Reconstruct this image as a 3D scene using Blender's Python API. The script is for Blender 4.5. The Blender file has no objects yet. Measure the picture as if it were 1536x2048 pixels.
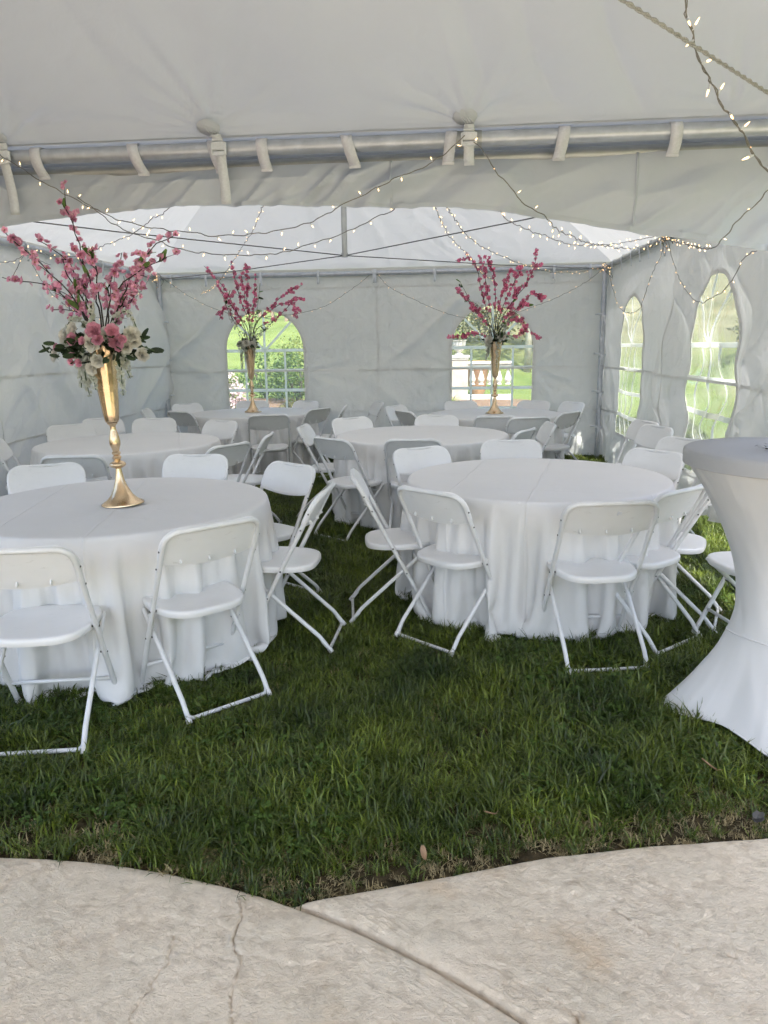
import bpy, bmesh, math, random
import numpy as np
from mathutils import Vector, Matrix

random.seed(7)
SC = bpy.context.scene
COL = SC.collection

# ------------------------------------------------------------------ camera
cam_data = bpy.data.cameras.new('camera')
cam = bpy.data.objects.new('camera', cam_data)
COL.objects.link(cam)
cam_data.sensor_fit = 'HORIZONTAL'
cam_data.sensor_width = 36.0
cam_data.lens = 36.0 * 1496.0 / 1536.0
cam_data.clip_start = 0.05
cam_data.clip_end = 600.0
YAW, PITCH, ROLL = math.radians(5.11), math.radians(12.44), math.radians(-0.9)
fwd = Vector((-math.sin(YAW) * math.cos(PITCH), math.cos(YAW) * math.cos(PITCH), -math.sin(PITCH)))
rgt = Vector((math.cos(YAW), math.sin(YAW), 0))
upv = rgt.cross(fwd)
r2 = rgt * math.cos(ROLL) + upv * math.sin(ROLL)
u2 = -rgt * math.sin(ROLL) + upv * math.cos(ROLL)
m = Matrix((r2, u2, -fwd)).transposed().to_4x4()
m.translation = Vector((0, 0, 1.509))
cam.matrix_world = m
SC.camera = cam

# ------------------------------------------------------------------ sky, sun, exposure
SUN_EL, SUN_AZ = math.radians(57), math.radians(20)      # azimuth: from behind the camera towards the right
sun_dir = Vector((math.sin(SUN_AZ) * math.cos(SUN_EL), -math.cos(SUN_AZ) * math.cos(SUN_EL), math.sin(SUN_EL)))
world = bpy.data.worlds.new('World')
SC.world = world
world.use_nodes = True
wn, wl = world.node_tree.nodes, world.node_tree.links
wn.clear()
sky = wn.new('ShaderNodeTexSky'); sky.sky_type = 'NISHITA'; sky.sun_disc = False
sky.sun_elevation = SUN_EL
sky.sun_rotation = math.atan2(sun_dir.x, sun_dir.y)
sky.air_density = 1.0; sky.dust_density = 2.5; sky.ozone_density = 0.6
bg = wn.new('ShaderNodeBackground'); bg.inputs['Strength'].default_value = 0.15
wo = wn.new('ShaderNodeOutputWorld')
wl.new(sky.outputs[0], bg.inputs[0]); wl.new(bg.outputs[0], wo.inputs[0])
sd = bpy.data.lights.new('sun', 'SUN'); sd.energy = 3.2; sd.angle = math.radians(0.6); sd.color = (1.0, 0.97, 0.93)
sun = bpy.data.objects.new('sun', sd); COL.objects.link(sun)
sun.rotation_euler = sun_dir.to_track_quat('Z', 'Y').to_euler()
SC.view_settings.view_transform = 'Standard'
SC.view_settings.look = 'None'
SC.view_settings.gamma = 1.0
SC.view_settings.exposure = 1.90
SC.view_settings.use_curve_mapping = False
SC.cycles.use_denoising = True
SC.cycles.max_bounces = 6
SC.cycles.diffuse_bounces = 4
SC.cycles.transparent_max_bounces = 10
SC.cycles.use_adaptive_sampling = True
SC.cycles.adaptive_threshold = 0.04
SC.cycles.sample_clamp_indirect = 6.0
SC.cycles.caustics_reflective = False
SC.cycles.caustics_refractive = False

# ------------------------------------------------------------------ helpers: noise
def _hash(ix, iy, seed):
    h = (ix.astype(np.int64) * 374761393 + iy.astype(np.int64) * 668265263 + seed * 974634777) & 0xFFFFFFFF
    h = ((h ^ (h >> 13)) * 1274126177) & 0xFFFFFFFF
    return ((h ^ (h >> 16)) & 0xFFFF) / 65535.0
def vnoise(x, y, seed=0):
    x = np.asarray(x, float); y = np.asarray(y, float)
    x, y = np.broadcast_arrays(x, y)
    ix, iy = np.floor(x), np.floor(y)
    fx, fy = x - ix, y - iy
    fx = fx * fx * fx * (fx * (fx * 6 - 15) + 10); fy = fy * fy * fy * (fy * (fy * 6 - 15) + 10)
    a, b = _hash(ix, iy, seed), _hash(ix + 1, iy, seed)
    c, d = _hash(ix, iy + 1, seed), _hash(ix + 1, iy + 1, seed)
    return (a + (b - a) * fx) * (1 - fy) + (c + (d - c) * fx) * fy
def fbm(x, y, seed=0, o=4):
    s = 0; a = 0.5
    for k in range(o):
        s = s + a * (vnoise(x, y, seed + k) - 0.5); x = x * 2.03 + 3.1; y = y * 2.03 + 1.7; a *= 0.5
    return s
def folds(u, v, ang, length, width, seed, sharp=2.0):
    """long creases running along direction ang"""
    ca, sa = math.cos(ang), math.sin(ang)
    wu = u + 0.25 * width * (vnoise(u / (width * 3), v / (width * 3), seed + 50) - 0.5) * 4
    a = (wu * ca + v * sa) / length; b = (-wu * sa + v * ca) / width
    n = vnoise(a, b, seed)
    m_ = vnoise(u / (length * 1.3) + 7, v / (length * 1.3), seed + 9)
    return (1 - np.abs(2 * n - 1)) ** sharp * np.clip((m_ - 0.3) * 2, 0, 1)

# ------------------------------------------------------------------ helpers: meshes
class MB:
    def __init__(self): self.v = []; self.f = []; self.mi = []; self.cur = 0
    def add(self, vs, fs):
        o = len(self.v); self.v.extend([tuple(map(float, p)) for p in vs])
        for q in fs: self.f.append(tuple(i + o for i in q)); self.mi.append(self.cur)
        return o
    def tube(self, pts, r, n=10, caps=True, closed=False):
        P = [Vector(p) for p in pts]; k = len(P)
        rr = r if isinstance(r, (list, tuple)) else [r] * k
        T = []
        for i in range(k):
            if closed: t = P[(i + 1) % k] - P[i - 1]
            else: t = P[min(i + 1, k - 1)] - P[max(i - 1, 0)]
            T.append(t.normalized() if t.length > 1e-9 else Vector((0, 0, 1)))
        a = Vector((0, 0, 1)) if abs(T[0].z) < 0.9 else Vector((1, 0, 0))
        N = (a - T[0] * a.dot(T[0])).normalized()
        vs = []
        for i in range(k):
            N = (N - T[i] * N.dot(T[i])).normalized(); B = T[i].cross(N)
            for j in range(n):
                an = 2 * math.pi * j / n
                vs.append(P[i] + (N * math.cos(an) + B * math.sin(an)) * rr[i])
        fs = []
        for i in range(k if closed else k - 1):
            i2 = (i + 1) % k
            for j in range(n):
                j2 = (j + 1) % n
                fs.append((i * n + j, i * n + j2, i2 * n + j2, i2 * n + j))
        if caps and not closed:
            fs.append(tuple(range(n - 1, -1, -1))); fs.append(tuple((k - 1) * n + j for j in range(n)))
        self.add(vs, fs)
    def lathe(self, prof, n=32, c=(0, 0, 0)):
        vs = []; k = len(prof)
        for r, z in prof:
            for j in range(n):
                a = 2 * math.pi * j / n
                vs.append((c[0] + r * math.cos(a), c[1] + r * math.sin(a), c[2] + z))
        fs = []
        for i in range(k - 1):
            for j in range(n):
                j2 = (j + 1) % n
                fs.append((i * n + j, i * n + j2, (i + 1) * n + j2, (i + 1) * n + j))
        fs.append(tuple(range(n - 1, -1, -1))); fs.append(tuple((k - 1) * n + j for j in range(n)))
        self.add(vs, fs)
    def box(self, c, s, rot=None, bev=0.0):
        x, y, z = s[0] / 2, s[1] / 2, s[2] / 2
        if bev <= 0:
            vs = [Vector((a * x, b * y, d * z)) for a in (-1, 1) for b in (-1, 1) for d in (-1, 1)]
            fs = [(0, 1, 3, 2), (4, 6, 7, 5), (0, 4, 5, 1), (2, 3, 7, 6), (0, 2, 6, 4), (1, 5, 7, 3)]
        else:
            vs = []; e = bev
            for zz, ins in ((-z, e), (-z + e, 0), (z - e, 0), (z, e)):
                xx, yy = x - ins, y - ins
                vs += [Vector((-xx + e, -yy, zz)), Vector((xx - e, -yy, zz)), Vector((xx, -yy + e, zz)), Vector((xx, yy - e, zz)),
                       Vector((xx - e, yy, zz)), Vector((-xx + e, yy, zz)), Vector((-xx, yy - e, zz)), Vector((-xx, -yy + e, zz))]
            fs = [tuple(range(7, -1, -1)), tuple(24 + j for j in range(8))]
            for i in range(3):
                for j in range(8):
                    fs.append((i * 8 + j, i * 8 + (j + 1) % 8, (i + 1) * 8 + (j + 1) % 8, (i + 1) * 8 + j))
        if rot is not None: vs = [rot @ p for p in vs]
        c = Vector(c)
        self.add([p + c for p in vs], fs)
    def ribbon(self, pts, wdir, w, th, ndir=None):
        """flat strap along pts; wdir = direction of the width"""
        P = [Vector(p) for p in pts]; W = Vector(wdir).normalized() * (w / 2); k = len(P); vs = []
        for i in range(k):
            t = (P[min(i + 1, k - 1)] - P[max(i - 1, 0)]).normalized()
            nn = t.cross(W).normalized() * (th / 2)
            vs += [P[i] - W - nn, P[i] + W - nn, P[i] + W + nn, P[i] - W + nn]
        fs = [(3, 2, 1, 0), tuple((k - 1) * 4 + j for j in range(4))]
        for i in range(k - 1):
            for j in range(4):
                fs.append((i * 4 + j, i * 4 + (j + 1) % 4, i * 4 + 4 + (j + 1) % 4, i * 4 + 4 + j))
        self.add(vs, fs)
    def grid(self, arr, wrap=False, flip=False):
        """arr (r, c, 3)"""
        r, c = arr.shape[:2]; o = len(self.v)
        fs = []
        for i in range(r - 1):
            for j in range(c if wrap else c - 1):
                j2 = (j + 1) % c
                q = (i * c + j, i * c + j2, (i + 1) * c + j2, (i + 1) * c + j)
                fs.append(q[::-1] if flip else q)
        self.add(arr.reshape(-1, 3).tolist(), fs)
    def mesh(self, name, mats, smooth=True):
        me = bpy.data.meshes.new(name)
        me.from_pydata(self.v, [], self.f)
        for mm in (mats if isinstance(mats, (list, tuple)) else [mats]): me.materials.append(mm)
        if any(self.mi): me.polygons.foreach_set('material_index', self.mi)
        if smooth: me.polygons.foreach_set('use_smooth', [True] * len(me.polygons))
        me.update()
        return me
    def build(self, name, mats, parent=None, smooth=True, auto=None):
        return link(name, self.mesh(name, mats, smooth), parent, auto)
def link(name, me, parent=None, auto=None, mat4=None):
    o = bpy.data.objects.new(name, me); COL.objects.link(o)
    if parent is not None: o.parent = parent
    if mat4 is not None: o.matrix_local = mat4
    if auto: sharp(o.data, auto)
    return o
def sharp(me, ang):
    try: me.set_sharp_from_angle(angle=math.radians(ang))
    except Exception: pass
def np_mesh(name, V, F, mats, smooth=True):
    me = bpy.data.meshes.new(name)
    V = np.asarray(V, np.float32); F = np.asarray(F, np.int32); k = F.shape[1]
    me.vertices.add(len(V)); me.vertices.foreach_set('co', V.ravel())
    me.loops.add(F.size); me.loops.foreach_set('vertex_index', F.ravel())
    me.polygons.add(len(F)); me.polygons.foreach_set('loop_start', np.arange(len(F), dtype=np.int32) * k)
    me.polygons.foreach_set('loop_total', np.full(len(F), k, np.int32))
    if smooth: me.polygons.foreach_set('use_smooth', np.ones(len(F), bool))
    for mm in (mats if isinstance(mats, (list, tuple)) else [mats]): me.materials.append(mm)
    me.update(calc_edges=True); me.validate()
    return me
def empty(name, loc=(0, 0, 0), rz=0.0, label=None, cat=None, group=None):
    o = bpy.data.objects.new(name, None); COL.objects.link(o)
    o.empty_display_size = 0.1
    o.location = loc; o.rotation_euler = (0, 0, rz)
    tag(o, label, cat, group); return o
def tag(o, label=None, cat=None, group=None, kind=None):
    if label: o['label'] = label
    if cat: o['category'] = cat
    if group: o['group'] = group
    if kind: o['kind'] = kind
    return o
def copy_tree(o, parent=None):
    c = o.copy(); COL.objects.link(c); c.parent = parent
    for ch in list(o.children): copy_tree(ch, c)
    return c
def fillet(pts, rad, seg=6):
    P = [Vector(p) for p in pts]; out = [P[0]]
    for i in range(1, len(P) - 1):
        a = (P[i - 1] - P[i]).normalized(); b = (P[i + 1] - P[i]).normalized()
        ang = a.angle(b); d = rad / math.tan(ang / 2)
        p0 = P[i] + a * d; p1 = P[i] + b * d
        for k in range(seg + 1):
            t = k / seg; out.append((p0 * (1 - t) + P[i] * t) * (1 - t) + (P[i] * (1 - t) + p1 * t) * t)
    out.append(P[-1]); return out
def spline(pts, n=8):
    P = [Vector(p) for p in pts]; P = [P[0] * 2 - P[1]] + P + [P[-1] * 2 - P[-2]]; out = []
    for i in range(1, len(P) - 2):
        for k in range(n):
            t = k / n; a, b, c, d = P[i - 1], P[i], P[i + 1], P[i + 2]
            out.append(0.5 * ((2 * b) + (c - a) * t + (2 * a - 5 * b + 4 * c - d) * t * t + (3 * b - a - 3 * c + d) * t ** 3))
    out.append(P[-2]); return out

# ------------------------------------------------------------------ materials
def newmat(name):
    mt = bpy.data.materials.new(name); mt.use_nodes = True
    nt = mt.node_tree; nt.nodes.clear()
    out = nt.nodes.new('ShaderNodeOutputMaterial')
    return mt, nt, out
def N(nt, typ, **kw):
    n = nt.nodes.new('ShaderNode' + typ)
    for k, v in kw.items():
        if k in n.inputs: n.inputs[k].default_value = v
        else: setattr(n, k, v)
    return n
def L(nt, a, b): nt.links.new(a, b)
def noise_col(nt, c0, c1, scale, detail=4, co='Object', lo=0.35, hi=0.65, rough=0.55):
    tc = N(nt, 'TexCoord'); nz = N(nt, 'TexNoise'); nz.inputs['Scale'].default_value = scale; nz.inputs['Detail'].default_value = detail
    nz.inputs['Roughness'].default_value = rough
    L(nt, tc.outputs[co], nz.inputs['Vector'])
    rp = N(nt, 'ValToRGB'); rp.color_ramp.elements[0].position = lo; rp.color_ramp.elements[1].position = hi
    rp.color_ramp.elements[0].color = (*c0, 1); rp.color_ramp.elements[1].color = (*c1, 1)
    L(nt, nz.outputs['Fac'], rp.inputs[0])
    return rp, nz, tc
def bump(nt, height, strength, dist=0.01):
    b = N(nt, 'Bump'); b.inputs['Strength'].default_value = strength; b.inputs['Distance'].default_value = dist
    L(nt, height, b.inputs['Height']); return b
def simple(name, c0, c1=None, rough=0.5, metal=0.0, scale=30, bmp=0.0, bscale=None, spec=0.5, co='Object', sheen=0.0, bdist=0.002, rvar=0.08):
    mt, nt, out = newmat(name)
    p = N(nt, 'BsdfPrincipled'); p.inputs['Metallic'].default_value = metal
    p.inputs['Specular IOR Level'].default_value = spec
    if sheen: p.inputs['Sheen Weight'].default_value = sheen
    c1 = c1 or tuple(x * 0.93 for x in c0)
    rp, nz, tc = noise_col(nt, c1, c0, scale, co=co)
    L(nt, rp.outputs[0], p.inputs['Base Color'])
    mr = N(nt, 'MapRange'); mr.inputs['To Min'].default_value = rough - rvar; mr.inputs['To Max'].default_value = rough + rvar
    L(nt, nz.outputs['Fac'], mr.inputs['Value']); L(nt, mr.outputs[0], p.inputs['Roughness'])
    if bmp:
        n2 = N(nt, 'TexNoise'); n2.inputs['Scale'].default_value = bscale or scale * 4; n2.inputs['Detail'].default_value = 3
        L(nt, tc.outputs[co], n2.inputs['Vector'])
        L(nt, bump(nt, n2.outputs['Fac'], bmp, bdist).outputs[0], p.inputs['Normal'])
    L(nt, p.outputs[0], out.inputs[0])
    return mt
def leafy(name, c0, c1, rough=0.5, trans=0.35, scale=12, rnd=0.25, tint=None):
    """foliage and petals: a diffuse and a translucent lobe, tone shifted per object"""
    mt, nt, out = newmat(name)
    rp, nz, tc = noise_col(nt, c0, c1, scale)
    oi = N(nt, 'ObjectInfo'); hs = N(nt, 'HueSaturation')
    mr = N(nt, 'MapRange'); mr.inputs['To Min'].default_value = 1 - rnd; mr.inputs['To Max'].default_value = 1 + rnd
    L(nt, oi.outputs['Random'], mr.inputs['Value']); L(nt, mr.outputs[0], hs.inputs['Value']); L(nt, rp.outputs[0], hs.inputs['Color'])
    p = N(nt, 'BsdfPrincipled'); p.inputs['Roughness'].default_value = rough; p.inputs['Specular IOR Level'].default_value = 0.35
    t = N(nt, 'BsdfTranslucent'); mx = N(nt, 'MixShader'); mx.inputs[0].default_value = trans
    L(nt, hs.outputs[0], p.inputs['Base Color']); L(nt, hs.outputs[0], t.inputs['Color'])
    L(nt, p.outputs[0], mx.inputs[1]); L(nt, t.outputs[0], mx.inputs[2]); L(nt, mx.outputs[0], out.inputs[0])
    return mt
def fabric(name, col, trans, rough=0.55, weave=400, bstr=0.05, wr=0.0, tcol=None, spec=0.3):
    mt, nt, out = newmat(name)
    rp, nz, tc = noise_col(nt, tuple(c * 0.955 for c in col), col, 1.6, detail=6)
    p = N(nt, 'BsdfPrincipled'); p.inputs['Roughness'].default_value = rough; p.inputs['Specular IOR Level'].default_value = spec
    t = N(nt, 'BsdfTranslucent'); t.inputs['Color'].default_value = (*(tcol or col), 1)
    n2 = N(nt, 'TexNoise'); n2.inputs['Scale'].default_value = weave; n2.inputs['Detail'].default_value = 2
    n3 = N(nt, 'TexNoise'); n3.inputs['Scale'].default_value = 9; n3.inputs['Detail'].default_value = 5; n3.inputs['Distortion'].default_value = 0.6
    L(nt, tc.outputs['Object'], n2.inputs['Vector']); L(nt, tc.outputs['Object'], n3.inputs['Vector'])
    b1 = bump(nt, n3.outputs['Fac'], wr if wr else 0.001, 0.02)
    b2 = bump(nt, n2.outputs['Fac'], bstr, 0.001); L(nt, b1.outputs[0], b2.inputs['Normal'])
    L(nt, b2.outputs[0], p.inputs['Normal']); L(nt, b1.outputs[0], t.inputs['Normal'])
    mx = N(nt, 'MixShader'); mx.inputs[0].default_value = trans
    L(nt, rp.outputs[0], p.inputs['Base Color'])
    L(nt, p.outputs[0], mx.inputs[1]); L(nt, t.outputs[0], mx.inputs[2]); L(nt, mx.outputs[0], out.inputs[0])
    return mt
M = {}
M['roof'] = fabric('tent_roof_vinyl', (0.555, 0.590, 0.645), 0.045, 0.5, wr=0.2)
M['roof_far'] = fabric('lit_roof_vinyl', (0.75, 0.745, 0.72), 0.165, 0.5, wr=0.3)  # the near roof's vinyl again, brighter light put into colour and translucency
M['wall'] = fabric('tent_wall_vinyl', (0.73, 0.725, 0.70), 0.14, 0.40, wr=0.6, spec=0.45)
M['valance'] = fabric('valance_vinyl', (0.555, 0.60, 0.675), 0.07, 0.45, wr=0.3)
M['cloth'] = fabric('tablecloth_polyester', (0.715, 0.705, 0.695), 0.05, 0.62, weave=900, bstr=0.15, wr=0.22)
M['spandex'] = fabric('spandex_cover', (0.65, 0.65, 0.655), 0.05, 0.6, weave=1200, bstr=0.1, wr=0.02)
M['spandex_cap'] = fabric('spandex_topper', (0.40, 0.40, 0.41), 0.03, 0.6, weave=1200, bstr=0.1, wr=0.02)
M['plastic'] = simple('white_plastic', (0.79, 0.785, 0.785), (0.72, 0.715, 0.71), 0.34, scale=3, bmp=0.06, bscale=500, bdist=0.0005)
nt = M['plastic'].node_tree                                   # rental chairs: tone differs a little, faint scuffs
pb_ = [n for n in nt.nodes if n.type == 'BSDF_PRINCIPLED'][0]; src_ = pb_.inputs['Base Color'].links[0].from_socket
oi_ = N(nt, 'ObjectInfo'); hs_ = N(nt, 'HueSaturation'); mr_ = N(nt, 'MapRange'); mr_.inputs['To Min'].default_value = 0.90; mr_.inputs['To Max'].default_value = 1.05
L(nt, oi_.outputs['Random'], mr_.inputs['Value']); L(nt, mr_.outputs[0], hs_.inputs['Value'])
sc_, ns_, tc_ = noise_col(nt, (0.72, 0.71, 0.69), (1, 1, 1), 7, detail=12, lo=0.30, hi=0.42, rough=0.8)
mp_ = N(nt, 'Mapping'); mp_.inputs['Scale'].default_value = (1, 5, 1); L(nt, tc_.outputs['Object'], mp_.inputs['Vector']); L(nt, mp_.outputs[0], ns_.inputs['Vector'])
mu_ = N(nt, 'Mix', data_type='RGBA', blend_type='MULTIPLY'); mu_.inputs[0].default_value = 0.8; L(nt, src_, mu_.inputs[6]); L(nt, sc_.outputs[0], mu_.inputs[7])
L(nt, mu_.outputs[2], hs_.inputs['Color']); L(nt, hs_.outputs[0], pb_.inputs['Base Color'])
tl_ = N(nt, 'BsdfTranslucent'); L(nt, hs_.outputs[0], tl_.inputs['Color']); mx_ = N(nt, 'MixShader'); mx_.inputs[0].default_value = 0.03   # thin moulded plastic lets some light through
out_ = [n for n in nt.nodes if n.type == 'OUTPUT_MATERIAL'][0]; L(nt, pb_.outputs[0], mx_.inputs[1]); L(nt, tl_.outputs[0], mx_.inputs[2]); L(nt, mx_.outputs[0], out_.inputs[0])
M['paint'] = simple('white_powder_coat', (0.70, 0.70, 0.705), (0.62, 0.62, 0.62), 0.36, scale=9, bmp=0.03, bscale=120)
M['rivet'] = simple('dark_rivet', (0.10, 0.10, 0.10), rough=0.4, metal=0.7)
M['alu'] = simple('aluminium_tube', (0.56, 0.59, 0.64), (0.46, 0.485, 0.53), 0.45, metal=0.6, scale=14, bmp=0.02, bscale=60)
M['alu_dull'] = simple('dull_aluminium', (0.46, 0.47, 0.46), (0.38, 0.39, 0.38), 0.48, metal=0.7, scale=10)
M['steel'] = simple('steel_cable', (0.16, 0.16, 0.15), (0.10, 0.10, 0.10), 0.5, metal=0.6, scale=200)
M['rope'] = simple('pale_rope', (0.44, 0.44, 0.43), (0.26, 0.26, 0.25), 0.8, scale=260, bmp=0.4, bscale=300)
M['velcro'] = simple('white_velcro', (0.70, 0.71, 0.77), (0.63, 0.64, 0.69), 0.85, scale=90, bmp=0.25, bscale=700)
M['webbing'] = simple('ivory_webbing', (0.70, 0.725, 0.77), (0.63, 0.655, 0.69), 0.7, scale=90, bmp=0.2, bscale=600)
M['gold'] = simple('polished_gold', (0.78, 0.60, 0.40), (0.66, 0.48, 0.30), 0.25, metal=1.0, scale=12, rvar=0.05, bmp=0.02, bscale=20)
M['wire'] = simple('clear_wire', (0.24, 0.23, 0.21), (0.15, 0.145, 0.135), 0.5, scale=80)
M['muntin'] = fabric('white_muntin_tape', (0.95, 0.94, 0.90), 0.8, 0.4)
M['bark'] = simple('dark_twig', (0.055, 0.040, 0.032), (0.03, 0.022, 0.02), 0.75, scale=60, bmp=0.3)
M['stem'] = simple('green_stem', (0.10, 0.15, 0.06), (0.05, 0.08, 0.03), 0.6, scale=60)
M['pinkA'] = leafy('pink_blossom', (0.66, 0.23, 0.40), (0.90, 0.55, 0.69), 0.6, 0.3, 60, 0.22)
M['pinkB'] = leafy('deep_pink_blossom', (0.60, 0.09, 0.22), (0.88, 0.33, 0.48), 0.6, 0.25, 60, 0.25)
M['pinkR'] = leafy('pink_rose_petal', (0.66, 0.25, 0.37), (0.87, 0.53, 0.63), 0.55, 0.3, 40, 0.2)
M['whiteR'] = leafy('white_rose_petal', (0.74, 0.70, 0.62), (0.82, 0.80, 0.75), 0.55, 0.3, 30, 0.06)
M['whiteF'] = leafy('white_floret', (0.66, 0.67, 0.57), (0.80, 0.80, 0.75), 0.6, 0.35, 60, 0.1)
M['center'] = simple('flower_centre', (0.55, 0.36, 0.10), (0.40, 0.20, 0.06), 0.8, scale=200)
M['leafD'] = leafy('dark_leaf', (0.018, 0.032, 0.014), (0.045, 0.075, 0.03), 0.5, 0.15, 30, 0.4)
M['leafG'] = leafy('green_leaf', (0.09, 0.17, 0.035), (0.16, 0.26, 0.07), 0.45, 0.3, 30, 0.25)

# ------------------------------------------------------------------ ground
XL, XR, YB, YF, EZ = -3.99, 2.06, 10.29, 4.04, 2.50       # rear tent: left, right, back, front, eave height
CX, CYR = (XL + XR) / 2, (YB + YF) / 2
def smooth(a, b, x): t = np.clip((x - a) / (b - a), 0, 1); return t * t * (3 - 2 * t)
def terrain(x, y):
    x = np.asarray(x, float); y = np.asarray(y, float)
    back = smooth(11.2, 15.5, y) * 0.55 + np.clip(y - 15.5, 0, 200) * 0.155 * (0.75 + 0.25 * smooth(-12, 4, -x)) * smooth(15.5, 24, y)
    right = np.clip(x - 3.2, 0, 60) * 0.30 * smooth(3.2, 7.5, x)
    h = np.maximum(back, right) + 0.15 * np.minimum(back, right)
    far = smooth(2.0, 6.0, np.maximum(x - XR, y - YB))
    return np.minimum(h, 14) + far * 0.5 * fbm(x * 0.25, y * 0.25, 5)
def axis(lo, hi, near0, near1, fine, coarse):
    a = list(np.arange(near0, near1 + 1e-6, fine)); s = fine
    x = near0
    while x > lo: s = min(s * 1.25, coarse); x -= s; a.insert(0, x)
    s = fine; x = near1
    while x < hi: s = min(s * 1.25, coarse); x += s; a.append(x)
    return np.array(a)
gx, gy = axis(-220, 220, -6, 10, 0.25, 14), axis(-160, 320, -4, 24, 0.25, 14)
GX, GY = np.meshgrid(gx, gy)
GZ = terrain(GX, GY) - 0.012 + 0.006 * fbm(GX * 3, GY * 3, 2)
idx = np.arange(GX.size).reshape(GX.shape)
F = np.stack([idx[:-1, :-1], idx[:-1, 1:], idx[1:, 1:], idx[1:, :-1]], -1).reshape(-1, 4)
mt, nt, out = newmat('lawn_soil')
p = N(nt, 'BsdfPrincipled'); p.inputs['Roughness'].default_value = 0.95; p.inputs['Specular IOR Level'].default_value = 0.1
geo = N(nt, 'NewGeometry'); sep = N(nt, 'SeparateXYZ'); L(nt, geo.outputs['Position'], sep.inputs[0])
soil, nz0, tc0 = noise_col(nt, (0.035, 0.028, 0.016), (0.085, 0.066, 0.036), 22)
lawn, nz1, _ = noise_col(nt, (0.085, 0.125, 0.030), (0.165, 0.205, 0.060), 0.9, detail=8, lo=0.3, hi=0.7)
brush, nz2, _ = noise_col(nt, (0.10, 0.105, 0.045), (0.21, 0.195, 0.10), 0.5, detail=9, lo=0.32, hi=0.68)
def rng(a, b, sock):
    r = N(nt, 'MapRange'); r.inputs['From Min'].default_value = a; r.inputs['From Max'].default_value = b; L(nt, sock, r.inputs['Value']); return r.outputs[0]
def mixc(f, a, b):
    x = N(nt, 'Mix', data_type='RGBA'); L(nt, f, x.inputs[0]); L(nt, a, x.inputs[6]); L(nt, b, x.inputs[7]); return x.outputs[2]
def mth(op, a, b):
    x = N(nt, 'Math', operation=op)
    for k, s in enumerate((a, b)):
        if isinstance(s, (int, float)): x.inputs[k].default_value = s
        else: L(nt, s, x.inputs[k])
    return x.outputs[0]
outer = mth('MAXIMUM', rng(2.2, 2.6, sep.outputs['X']), rng(10.4, 11.0, sep.outputs['Y']))
hillR = mth('MULTIPLY', rng(3.6, 6.5, sep.outputs['X']), rng(0.50, 0.62, nz2.outputs['Fac']))
hillR = mth('MAXIMUM', hillR, mth('MULTIPLY', rng(-3.0, 1.0, sep.outputs['X']), rng(19.0, 24.0, sep.outputs['Y'])))
c1 = mixc(hillR, lawn.outputs[0], brush.outputs[0])
c2 = mixc(outer, soil.outputs[0], c1)
L(nt, c2, p.inputs['Base Color'])
n9 = N(nt, 'TexNoise'); n9.inputs['Scale'].default_value = 25; n9.inputs['Detail'].default_value = 6; L(nt, tc0.outputs['Object'], n9.inputs['Vector'])
L(nt, bump(nt, n9.outputs['Fac'], 0.8, 0.05).outputs[0], p.inputs['Normal']); L(nt, p.outputs[0], out.inputs[0])
ground = link('ground', np_mesh('ground', np.stack([GX, GY, GZ], -1).reshape(-1, 3), F, mt))
tag(ground, 'lawn and hillside ground under and around the tent', 'ground', kind='structure')

# ------------------------------------------------------------------ patio: two stamped concrete slabs
RC, CC = 2.37, (-1.25, -0.475)
def circ(x): return CC[1] + np.sqrt(np.maximum(RC * RC - (x - CC[0]) ** 2, 0.0))
EDX = np.array([-0.44, -0.138, 0.303, 0.613, 0.984, 1.6, 2.6, 4.0]); EDY = np.array([1.752, 1.847, 1.997, 2.069, 2.132, 2.21, 2.27, 2.3])
def edge_b(x): return np.interp(x, EDX, EDY)
CRACKS = [[(-0.551,1.759),(-0.544,1.682),(-0.542,1.613),(-0.53,1.534),(-0.519,1.461),(-0.487,1.385),(-0.469,1.321)],[(-0.708,1.619),(-0.705,1.522),(-0.708,1.434),(-0.712,1.369),(-0.704,1.316)],[(-1.067,1.718),(-1.127,1.644),(-1.178,1.588),(-1.237,1.55)],[(0.368,1.946),(0.356,1.853),(0.334,1.776)],[(0.448,1.784),(0.519,1.701),(0.606,1.658),(0.688,1.647),(0.801,1.602)],[(0.229,1.52),(0.27,1.474),(0.301,1.424)],[(0.595,1.545),(0.557,1.442)]]
def seg_dist(X, Y, pl):
    d = np.full(X.shape, 9.0); wob = 0.03 * (vnoise(X * 13, Y * 13, 77) - 0.5) * 2 + 0.008 * (vnoise(X * 45, Y * 45, 78) - 0.5) * 2
    for (x0, y0), (x1, y1) in zip(pl, pl[1:]):
        dx, dy = x1 - x0, y1 - y0; q = dx * dx + dy * dy
        t = np.clip(((X - x0) * dx + (Y - y0) * dy) / q, 0, 1)
        d = np.minimum(d, np.hypot(X + wob - x0 - t * dx, Y - y0 - t * dy))
    return d
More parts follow.
